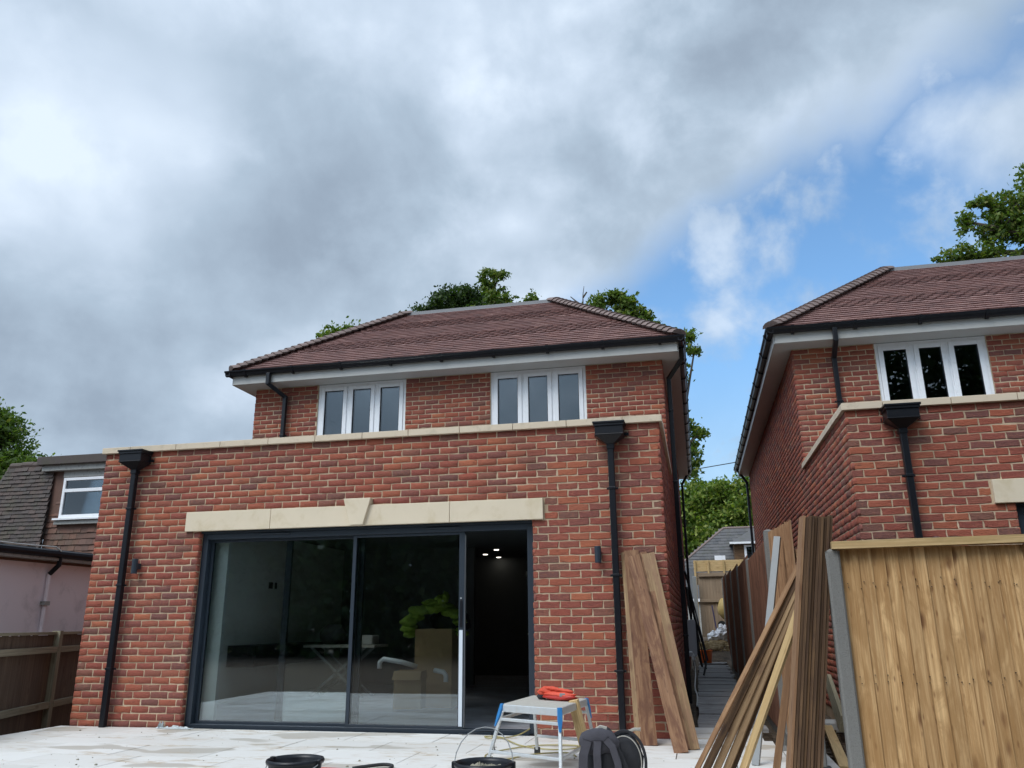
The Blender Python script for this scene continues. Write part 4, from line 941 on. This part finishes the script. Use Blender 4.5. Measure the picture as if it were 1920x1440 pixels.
# ------------------------------------------------------------------ patio clutter
def bucket(cx,cy,label,filled,ang):
    R=root('bucket',(cx,cy,0),label,'bucket','black builder buckets on the patio')
    MB().lathe((cx,cy,0),[(0.0,.004),(.125,.004),(.128,.0),(.165,.255),(.178,.258),(.181,.27),(.176,.282),(.168,.284),(.160,.262),(.124,.012),(0,.012)],32).build('body','black_plastic',R,smooth=True)
    ca,sa=math.cos(ang),math.sin(ang)
    for s in (-1,1): MB().box(cx+s*ca*.178-.016,cx+s*ca*.178+.016,cy+s*sa*.178-.014,cy+s*sa*.178+.014,.235,.285).build('handle_lug','black_plastic',R,bevel=.006)
    pts=[]
    for i in range(11):
        th=math.pi*i/10
        if filled: q=(math.cos(th)*.18,.10*math.sin(th),.265+.20*math.sin(th))
        else: q=(math.cos(th)*.185,-.175*math.sin(th),.262-.07*math.sin(th))
        pts.append((cx+q[0]*ca-q[1]*sa,cy+q[0]*sa+q[1]*ca,q[2]))
    MB().tube(pts,.0035,6).build('handle','metal_grey',R)
    if filled:
        r=np.random.default_rng(5); mb=MB(); n=9; vs=[];f=[]
        for i in range(n+1):
            for j in range(24):
                q=.150*i/n; th=j*math.pi/12; vs.append((cx+q*math.cos(th),cy+q*math.sin(th),.225+.035*(1-(i/n)**2)+r.normal(0,.010)))
        for i in range(n):
            for j in range(24): f.append((i*24+j,(i+1)*24+j,(i+1)*24+(j+1)%24,i*24+(j+1)%24))
        mb.add(vs,f); mb.build('mortar','mortar_mix',R)
bucket(4.60,-3.50,'empty black bucket with its wire handle down, left of the two buckets',False,-.2)
bucket(5.80,-3.42,'black bucket full of wet mortar with handle raised, in front of the hop-up platform',True,.15)
# hop-up work platform
HP=root('work_platform',(5.9,-1.7,0),'paint-spattered aluminium hop-up platform with blue corner brackets by the door','platform')
BLc,BRc,FLc,FRc=[Vector(v) for v in ((5.69,-1.27,.485),(6.18,-1.52,.485),(5.60,-2.07,.485),(6.09,-2.32,.485))]
cen_=(BLc+FRc)/2
mb=MB(); q=[BLc,BRc,FRc,FLc]; mb.add([v for v in q]+[v-Vector((0,0,.012)) for v in q],[(3,2,1,0),(4,5,6,7)]+[(i,(i+1)%4,4+(i+1)%4,4+i) for i in range(4)]); mb.build('deck','platform_deck',HP)
for i in range(4):
    a=q[i]-Vector((0,0,.028)); b=q[(i+1)%4]-Vector((0,0,.028)); d=(b-a).normalized()
    plank_=MB(); plank_.beam(a,b,.022,.055); plank_.build('edge_rail','worn_aluminium',HP,bevel=.006)
feet={}
for nm,c,out in (('bl',BLc,(-.0,.12)),('br',BRc,(.06,.14)),('fl',FLc,(-.12,-.06)),('fr',FRc,(.02,-.12))):
    ft=Vector((c.x+out[0],c.y+out[1],.03)); tp=c-Vector((0,0,.05)); feet[nm]=(tp,ft)
    lg=MB().beam(tp,ft,.034,.024,up=(1,0,0)).build('leg','worn_aluminium',HP,bevel=.004)
    MB().box(ft.x-.024,ft.x+.024,ft.y-.02,ft.y+.02,.0,.055).build('rubber_foot','rubber',lg,bevel=.005)
for a,b in (('fl','fr'),('bl','br'),('fl','bl'),('fr','br')):
    for k in (.14,.70):
        if a=='fl' and b=='bl' and k>.5: continue
        if a=='fr' and k<.5: continue
        p=feet[a][0].lerp(feet[a][1],k); s=feet[b][0].lerp(feet[b][1],k); MB().beam(p,s,.026,.022).build('stretcher','worn_aluminium',HP,bevel=.004)
for nm,c in (('fl',FLc),('fr',FRc),('br',BRc)):
    o_=(c-cen_); o_.z=0; o_.normalize(); side=Vector((-o_.y,o_.x,0)); tp,ft=feet[nm]; dn=(ft-tp).normalized()
    mb=MB(); b0=c+o_*.012+Vector((0,0,.004)); vs=[b0-side*.018,b0+side*.018,b0+side*.02+dn*.09,b0+side*.008+dn*.17,b0-side*.008+dn*.17,b0-side*.018+dn*.09]
    mb.add(vs+[v-o_*.02 for v in vs],[tuple(range(6)),tuple(range(6,12))[::-1]]+[(i,6+i,6+(i+1)%6,(i+1)%6) for i in range(6)]); mb.build('corner_bracket','blue_plastic',HP,bevel=.004)
lean('timber_offcut','yellow-brown timber offcut leaning on the right end of the hop-up platform',(6.235,-1.80,.0),(6.125,-1.86,.50),.075,.045,'yellow_batten',(-.2,-1,.1),cat='timber offcut')
def lump(mb,c,ax,ay,az,r,jit=.1,n=14,m=9,ang=0.0,t=0.0):
    """crumpled closed blob with semi-axes"""
    vs=[];f=[];ca,sa=math.cos(ang),math.sin(ang)
    ph=r.random(6)*6.28
    for i in range(m+1):
        v=-math.pi/2+math.pi*i/m
        for j in range(n):
            u=2*math.pi*j/n
            k=1+jit*(math.sin(3*u+ph[0]+v*2)*.5+math.sin(5*u+ph[1]-3*v)*.35+math.sin(7*v+ph[2]+u*2)*.4)+jit*.4*r.normal()
            if i in (0,m): k=1
            x=ax*math.cos(v)*math.cos(u)*k; y=ay*math.cos(v)*math.sin(u)*k; z=az*math.sin(v)*k
            vs.append((c[0]+x*ca-y*sa,c[1]+x*sa+y*ca,c[2]+z))
    for i in range(m):
        for j in range(n): f.append((i*n+j,i*n+(j+1)%n,(i+1)*n+(j+1)%n,(i+1)*n+j))
    mb.add(vs,f,t); return mb
r=np.random.default_rng(12)
RT=root('glove_pair',(5.95,-1.68,.486),'bright orange-red gloves folded in a heap on the hop-up platform','gloves')
for c,a,ang,nm,mm in (((5.99,-1.74,.512),(.165,.05,.026),-.45,'lower_glove','red_plastic'),((5.985,-1.735,.530),(.16,.045,.024),-.42,'glove_back','red_fabric'),((5.90,-1.66,.553),(.095,.05,.034),-.2,'upper_glove','red_fabric'),((5.85,-1.63,.535),(.055,.05,.04),.6,'glove_thumb','red_fabric'),((5.835,-1.66,.508),(.04,.03,.022),0,'wrist_cuff','black_fabric')):
    mb=MB(); lump(mb,c,*a,r,.13,18,12,ang); mb.build(nm,mm,RT,smooth=True)
for k in range(4):
    mb=MB(); x=5.93+.045*k; mb.tube([(x-.06,-1.69-.02*k,.575-.004*k),(x,-1.715-.02*k,.580-.006*k),(x+.05,-1.73-.02*k,.556)],[.011,.013,.009],8); mb.build('finger','red_fabric',RT,smooth=True)
MB().box(6.005,6.05,-1.80,-1.785,.520,.545).build('label_patch','metal_grey',RT,bevel=.002)
# hose and cable on the patio
def coil(name,label,cat,pts,rad,m,group=None):
    # Catmull-Rom through the points
    P=[Vector(p) for p in pts]; out=[]
    for i in range(len(P)-1):
        p0=P[max(i-1,0)];p1=P[i];p2=P[i+1];p3=P[min(i+2,len(P)-1)]
        for k in range(6):
            t=k/6; out.append(.5*((2*p1)+(-p0+p2)*t+(2*p0-5*p1+4*p2-p3)*t*t+(-p0+3*p1-3*p2+p3)*t**3))
    out.append(P[-1]); o=MB().tube(out,rad,8).build(name,m,None,smooth=True); return props(o,label,cat,group)
coil('hose','yellow hose looped on the slabs under the hop-up platform','hose',[(5.42,.6,.02),(5.38,.12,.055),(5.37,.02,.05),(5.28,-.15,.015),(5.10,-.35,.012),(4.98,-.22,.012),(5.15,-.25,.012),(5.45,-.75,.012),(5.75,-.95,.012),(5.98,-.86,.012),(5.95,-.68,.012),(5.6,-.75,.013),(5.32,-1.15,.012),(5.30,-1.45,.012),(5.45,-1.62,.012),(5.7,-1.3,.022),(5.95,-1.12,.012),(6.05,-1.3,.012)],.006,'yellow_hose')
coil('cord','thin dark cord with frayed end lying on the slabs at the door threshold','cord',[(4.66,-.03,.010),(4.75,-.10,.012),(4.88,-.09,.03),(4.98,-.02,.035),(5.02,-.08,.01),(5.16,-.6,.008),(5.30,-1.1,.008)],.005,'black_plastic')
coil('strap_handle','black moulded handle lying on the slabs between the two buckets','handle',[(4.42,-2.17,.012),(4.52,-2.10,.02),(4.62,-2.02,.022),(4.70,-2.04,.018),(4.72,-2.16,.012)],.013,'rubber')
coil('string_line','pink string line trailing across the slabs beside the empty bucket','string',[(3.9,-2.2,.004),(4.15,-2.14,.004),(4.38,-2.16,.004),(4.6,-2.25,.004)],.0035,'red_fabric')
# crumpled polythene by the left of the door
def crumple(mb,cx,cy,cz,lx,ly,h,r,n=14,m=7,ang=0):
    vs=[];f=[];ca,sa=math.cos(ang),math.sin(ang)
    for i in range(n+1):
        for j in range(m+1):
            x=(i/n-.5)*lx;y=(j/m-.5)*ly; e=math.sin(math.pi*i/n)*math.sin(math.pi*j/m); z=cz+h*e*(r.random()**1.3)+.004
            vs.append((cx+x*ca-y*sa+r.normal(0,.008),cy+x*sa+y*ca+r.normal(0,.008),z))
    for i in range(n):
        for j in range(m): f.append((i*(m+1)+j,(i+1)*(m+1)+j,(i+1)*(m+1)+j+1,i*(m+1)+j+1))
    mb.add(vs,f); return mb
r=np.random.default_rng(3); mb=MB(); crumple(mb,1.42,-.07,0,.40,.08,.035,r); crumple(mb,1.22,-.05,.0,.08,.05,.12,r,8,5,1.2); props(mb.build('plastic_scrap','polythene'),'crumpled clear plastic scrap at the foot of the brick pier left of the door','plastic scrap')
# small debris
r=np.random.default_rng(9); mb=MB()
for i in range(170):
    x=r.uniform(.2,7.5); y=-r.random()**1.4*3.2-.05; s=.003+.009*r.random()**4; z=.001+s*.4
    mb.add([(x-s,y-s*.7,z-s*.4),(x+s,y-s,z-s*.4),(x+s*.8,y+s,z-s*.4),(x-s,y+s,z-s*.4),(x-s*.5,y-s*.4,z+s*.5),(x+s*.5,y-s*.5,z+s*.4),(x+s*.4,y+s*.5,z+s*.6),(x-s*.4,y+s*.4,z+s*.4)],[(4,5,6,7),(0,1,5,4),(1,2,6,5),(2,3,7,6),(3,0,4,7)],r.random())
props(mb.build('grit','mortar_mix'),'crumbs of dried mortar and grit scattered over the pale slabs','grit',kind='stuff')
# backpack
BP=root('backpack',(6.45,-2.6,0),'black and grey backpack slumped open on the slabs by the leaning boards','backpack')
r=np.random.default_rng(21); mb=MB(); lump(mb,(6.44,-2.62,.16),.125,.12,.235,r,.035,28,18,.2); mb.build('body','black_fabric',BP,smooth=True)
mb=MB(); lump(mb,(6.565,-2.50,.17),.135,.10,.185,r,.04,28,18,-.4); mb.build('front_compartment','black_fabric',BP,smooth=True)
def strap(pts,w,t,m,nm,up=(0,-1,0)):
    mb=MB(); P=[Vector(p) for p in pts]; vs=[];f=[]
    for i,p in enumerate(P):
        d=(P[min(i+1,len(P)-1)]-P[max(i-1,0)]).normalized(); n_=Vector(up)-d*Vector(up).dot(d); n_.normalize(); s_=d.cross(n_)
        vs+=[p-s_*w/2-n_*t/2,p+s_*w/2-n_*t/2,p+s_*w/2+n_*t/2,p-s_*w/2+n_*t/2]
    for i in range(len(P)-1):
        for k in range(4): f.append((i*4+k,i*4+(k+1)%4,i*4+4+(k+1)%4,i*4+4+k))
    f+=[(0,1,2,3),tuple(len(P)*4-4+k for k in range(4))[::-1]]
    mb.add(vs,f); return mb.build(nm,m,BP,bevel=.004)
def arc(cx,cz,rx,rz,y,a0,a1,n=14,yy=0.0): return [(cx+rx*math.cos(a0+(a1-a0)*i/n),y+yy*i/n,cz+rz*math.sin(a0+(a1-a0)*i/n)) for i in range(n+1)]
mb=MB(); lump(mb,(6.42,-2.715,.315),.135,.05,.085,r,.05,24,14,.15); mb.build('padded_yoke','grey_fabric',BP,smooth=True)
strap([(6.325,-2.76,.0),(6.315,-2.775,.12),(6.322,-2.775,.24),(6.35,-2.76,.33)],.062,.03,'grey_fabric','shoulder_strap')
strap([(6.425,-2.775,.0),(6.418,-2.785,.12),(6.412,-2.78,.24),(6.42,-2.765,.33)],.050,.03,'grey_fabric','shoulder_strap')
strap([(6.47,-2.75,.335),(6.515,-2.76,.29),(6.545,-2.765,.20),(6.56,-2.765,.10),(6.57,-2.76,.0)],.045,.028,'grey_fabric','side_panel')
strap(arc(6.575,.17,.14,.195,-2.54,math.pi*.9,-.35,20),.02,.02,'black_fabric','zip_edge')
strap(arc(6.575,.175,.115,.165,-2.60,math.pi*.85,-.2,20),.007,.008,'platform_deck','piping')
strap([(6.395,-2.70,.385),(6.43,-2.68,.405),(6.47,-2.68,.395)],.025,.012,'platform_deck','grab_loop')
strap([(6.60,-2.45,.352),(6.64,-2.45,.368),(6.68,-2.44,.366)],.02,.01,'platform_deck','webbing_loop')
strap([(6.50,-2.70,.33),(6.56,-2.70,.24),(6.60,-2.71,.14),(6.61,-2.72,.03)],.03,.012,'black_fabric','side_strap')
# ------------------------------------------------------------------ inside the room
def carton(cx,cy,z,lx,ly,h,ang,label,flap=True):
    R=root('cardboard_box',(cx,cy,z),label,'box'); ca,sa=math.cos(ang),math.sin(ang)
    def T(x,y,zz): return (cx+x*ca-y*sa,cy+x*sa+y*ca,z+zz)
    a,b=lx/2,ly/2; t=.005
    mb=MB(); ring=[(-a,-b),(a,-b),(a,b),(-a,b)]; inn=[(-a+t,-b+t),(a-t,-b+t),(a-t,b-t),(-a+t,b-t)]
    mb.add([T(x,y,0) for x,y in ring]+[T(x,y,h) for x,y in ring]+[T(x,y,t) for x,y in inn]+[T(x,y,h) for x,y in inn],
      [(3,2,1,0)]+[(i,(i+1)%4,4+(i+1)%4,4+i) for i in range(4)]+[(4+i,4+(i+1)%4,12+(i+1)%4,12+i) for i in range(4)]+[(8+(i+1)%4,8+i,12+i,12+(i+1)%4) for i in range(4)]+[(8,9,10,11)])
    mb.build('carton','cardboard',R)
    if flap:
        for s,lb in ((-1,1),(1,1)):
            m2=MB(); m2.add([T(-a,s*b,h),T(a,s*b,h),T(a,s*(b+.10),h-.10),T(-a,s*(b+.10),h-.10),T(-a,s*b,h+t),T(a,s*b,h+t),T(a,s*(b+.10+t),h-.10),T(-a,s*(b+.10+t),h-.10)],[(0,1,2,3),(7,6,5,4),(0,4,5,1),(2,6,7,3)]); m2.build('flap','cardboard',R)
    return R
carton(3.40,2.0,.04,.36,.30,.46,.1,'smaller open cardboard box low behind the middle glass door')
carton(3.55,2.65,.0,.52,.40,1.02,.05,'tall cardboard box behind the glass carrying a lime green jacket',False)
r=np.random.default_rng(8)
mb=MB()
for k in range(20):
    u=k/19; th=math.pi*(1.10-1.13*u); x=3.57+.38*math.cos(th); z=1.04+.30*max(-.3,math.sin(th))+.025*math.sin(k*2.3)-.05*u
    q=.042+.024*math.sin(3.1*u+.4)+.014*r.random()
    lump(mb,(x,2.50+.06*math.sin(k*1.7),z),q*1.7,.13,q*.85,r,.16,18,12)
for a,b,c_,d in ((3.55,1.36,.15,.055),(3.66,1.40,.09,.07),(3.72,1.45,.045,.06),(3.30,1.22,.07,.09),(3.84,1.22,.08,.06)): lump(mb,(a,2.46,b),c_,.09,d,r,.2,18,12)
o=mb.build('jacket','hivis',None,smooth=True); props(o,'crumpled lime green hi-vis jacket draped over the tall cardboard box','jacket')
mb=MB(); lump(mb,(3.72,2.75,1.12),.30,.2,.16,r,.12,20,12); props(mb.build('coat','black_fabric',smooth=True),'dark coat bundled underneath the lime green jacket','coat')
def pipebit(label,pts): props(MB().tube(pts,.032,10).build('waste_pipe','upvc_white',smooth=True),label,'pipe','white plastic waste pipes among the boxes')
pipebit('longer white elbow pipe sticking out left of the cardboard boxes',[(2.93,2.1,.52),(2.93,2.1,.60),(2.98,2.1,.64),(3.22,2.15,.60),(3.42,2.2,.54)])
pipebit('short white elbow pipe sticking out right of the cardboard boxes',[(3.70,2.1,.50),(3.84,2.05,.48),(3.87,2.05,.44),(3.87,2.05,.36)])
BD=root('wall_unit',(.6,3.4,.4),'dark wall-hung cabinet on the left wall seen through the glass','cabinet')
MB().box(.32,.74,2.65,5.0,.50,.80).build('carcass','dark_void',BD,bevel=.004); MB().box(.742,.752,2.70,5.0,.52,.78).build('front','black_plastic',BD)
SH=root('trestle_bench',(1.6,4.0,0),'folding trestle bench loaded with tools deep inside the room','bench')
MB().box(1.0,2.2,3.7,4.3,.74,.78).build('top','platform_deck',SH)
for xa,xb in ((1.1,2.0),(2.0,1.1)):
    MB().beam((xa,3.8,0),(xb,3.8,.74),.04,.03,up=(0,1,0)).build('leg','metal_grey',SH); MB().beam((xa,4.2,0),(xb,4.2,.74),.04,.03,up=(0,1,0)).build('leg','metal_grey',SH)
mb=MB(); lump(mb,(1.35,4.0,.93),.22,.16,.16,r,.15,14,9); props(mb.build('tool_bag','hivis' if False else 'grey_fabric',smooth=True),'bulky tool bag on the trestle bench inside','bag')
props(MB().box(1.75,2.1,3.85,4.15,.78,.92).build('paint_tin','pale_concrete',bevel=.02),'pale square tin beside the tool bag on the trestle bench','tin')
props(MB().box(4.55,5.3,4.6,5.1,.0,.9).build('kitchen_island','dark_void',bevel=.01),'dark kitchen island just visible through the open doorway','kitchen unit')
props(MB().box(4.45,5.35,4.55,5.15,.9,.93).build('worktop_sheet','plaster',bevel=.004),'pale sheet lying on top of the dark kitchen island','sheet')
props(MB().box(3.45,3.75,9.30,9.385,2.08,2.19).build('vent_grille','plaster',bevel=.004),'small pale wall plate high on the far wall inside the doorway','wall plate')
# ------------------------------------------------------------------ alley clutter
MT=root('meter_box',(6.95,6.3,.6),'grey utility meter box on the side wall of the middle house','meter box')
MB().box(6.865,7.06,6.1,6.55,.52,1.12).build('casing','grey_pvc',MT,bevel=.01)
MB().box(7.06,7.068,6.13,6.52,.55,1.09).build('door','grey_pvc',MT,bevel=.003)
coil('cable_bundle','black cables hanging in loops from the side wall in the alley','cable',[(6.93,7.2,2.0),(7.0,7.3,1.7),(7.05,7.4,1.2),(7.1,7.5,.5),(7.13,7.5,.3),(7.08,7.3,.55),(7.03,7.0,.9),(6.98,6.9,1.3),(6.95,6.9,1.7)],.022,'rubber')
coil('hose','black hose sagging from the side wall down towards the orange tub','hose',[(6.95,9.0,1.75),(7.05,9.2,1.2),(7.15,9.4,.75),(7.22,9.3,.35),(7.15,9.1,.05)],.02,'rubber')
lean('long_handle','dark long-handled tool leaning on the wall, upper of a pair in the alley',(7.28,13.2,.15),(6.95,12.0,1.95),.032,.03,'purple_dark',(0,-1,0),cat='tool handle')
lean('long_handle','second dark tool handle leaning lower down the same alley wall',(7.22,12.4,.0),(6.96,11.6,1.55),.032,.03,'rubber',(0,-1,0),cat='tool handle')
mb=MB(); mb.tube([(6.87,5.2,.62),(6.99,5.2,.62),(7.01,5.2,.58)],.012,8); mb.box(6.985,7.03,5.17,5.23,.50,.58); props(mb.build('outside_tap','worn_aluminium'),'small outside tap on the alley wall below the meter box','tap')
coil('hose','short hose dangling from the outside tap to the alley ground','hose',[(7.01,5.2,.5),(7.02,5.2,.3),(7.0,5.0,.1),(7.03,4.7,.02),(7.02,4.3,-.1)],.012,'pale_concrete')
TB=root('tub',(7.2,16.0,.12),'orange plastic builder tub standing in the alley','tub')
MB().lathe((7.23,14.6,.03),[(0,.005),(.155,.005),(.19,.30),(.21,.31),(.205,.33),(.18,.325),(.148,.02),(0,.02)],24).build('body','orange_plastic',TB,smooth=True)
MB().tube([(7.02,14.6,.33),(7.07,14.5,.39),(7.23,14.44,.35),(7.39,14.5,.39),(7.44,14.6,.33)],.012,6).build('handle','rubber',TB)
r=np.random.default_rng(31)
for c,s,lb in (((7.55,16.9,.66),(.20,.2,.16),'left white plastic rubble sack, half collapsed, before the gate'),((7.83,17.0,.76),(.22,.25,.22),'right white plastic rubble sack, taller, against the fence')):
    mb=MB(); lump(mb,c,*s,r,.22,18,12); props(mb.build('rubble_sack','sack_white'),lb,'sack','white rubble sacks at the end of the alley')
lean('spade_handle','dark blue handle sticking up beside the white rubble sacks',(7.62,17.1,.85),(7.545,17.3,1.56),.04,.035,'purple_dark',(0,-1,0),cat='handle')
CM=root('cement_mixer',(8.0,17.6,.6),'yellow cement mixer drum half hidden behind the far fence end','cement mixer')
MB().lathe((7.98,17.6,1.15),[(0,0),(.12,0),(.26,.16),(.28,.34),(.2,.56),(.14,.62),(.12,.60),(.18,.52),(.25,.32),(.1,.05),(0,.05)],20).build('drum','yellow_drum',CM,smooth=True)
MB().beam((7.98,17.6,.6),(7.98,17.6,1.2),.06,.06,up=(1,0,0)).build('frame','metal_grey',CM)
MB().tube([(7.80,17.45,.98),(7.80,17.5,.98)],.13,16).build('wheel','rubber',CM)
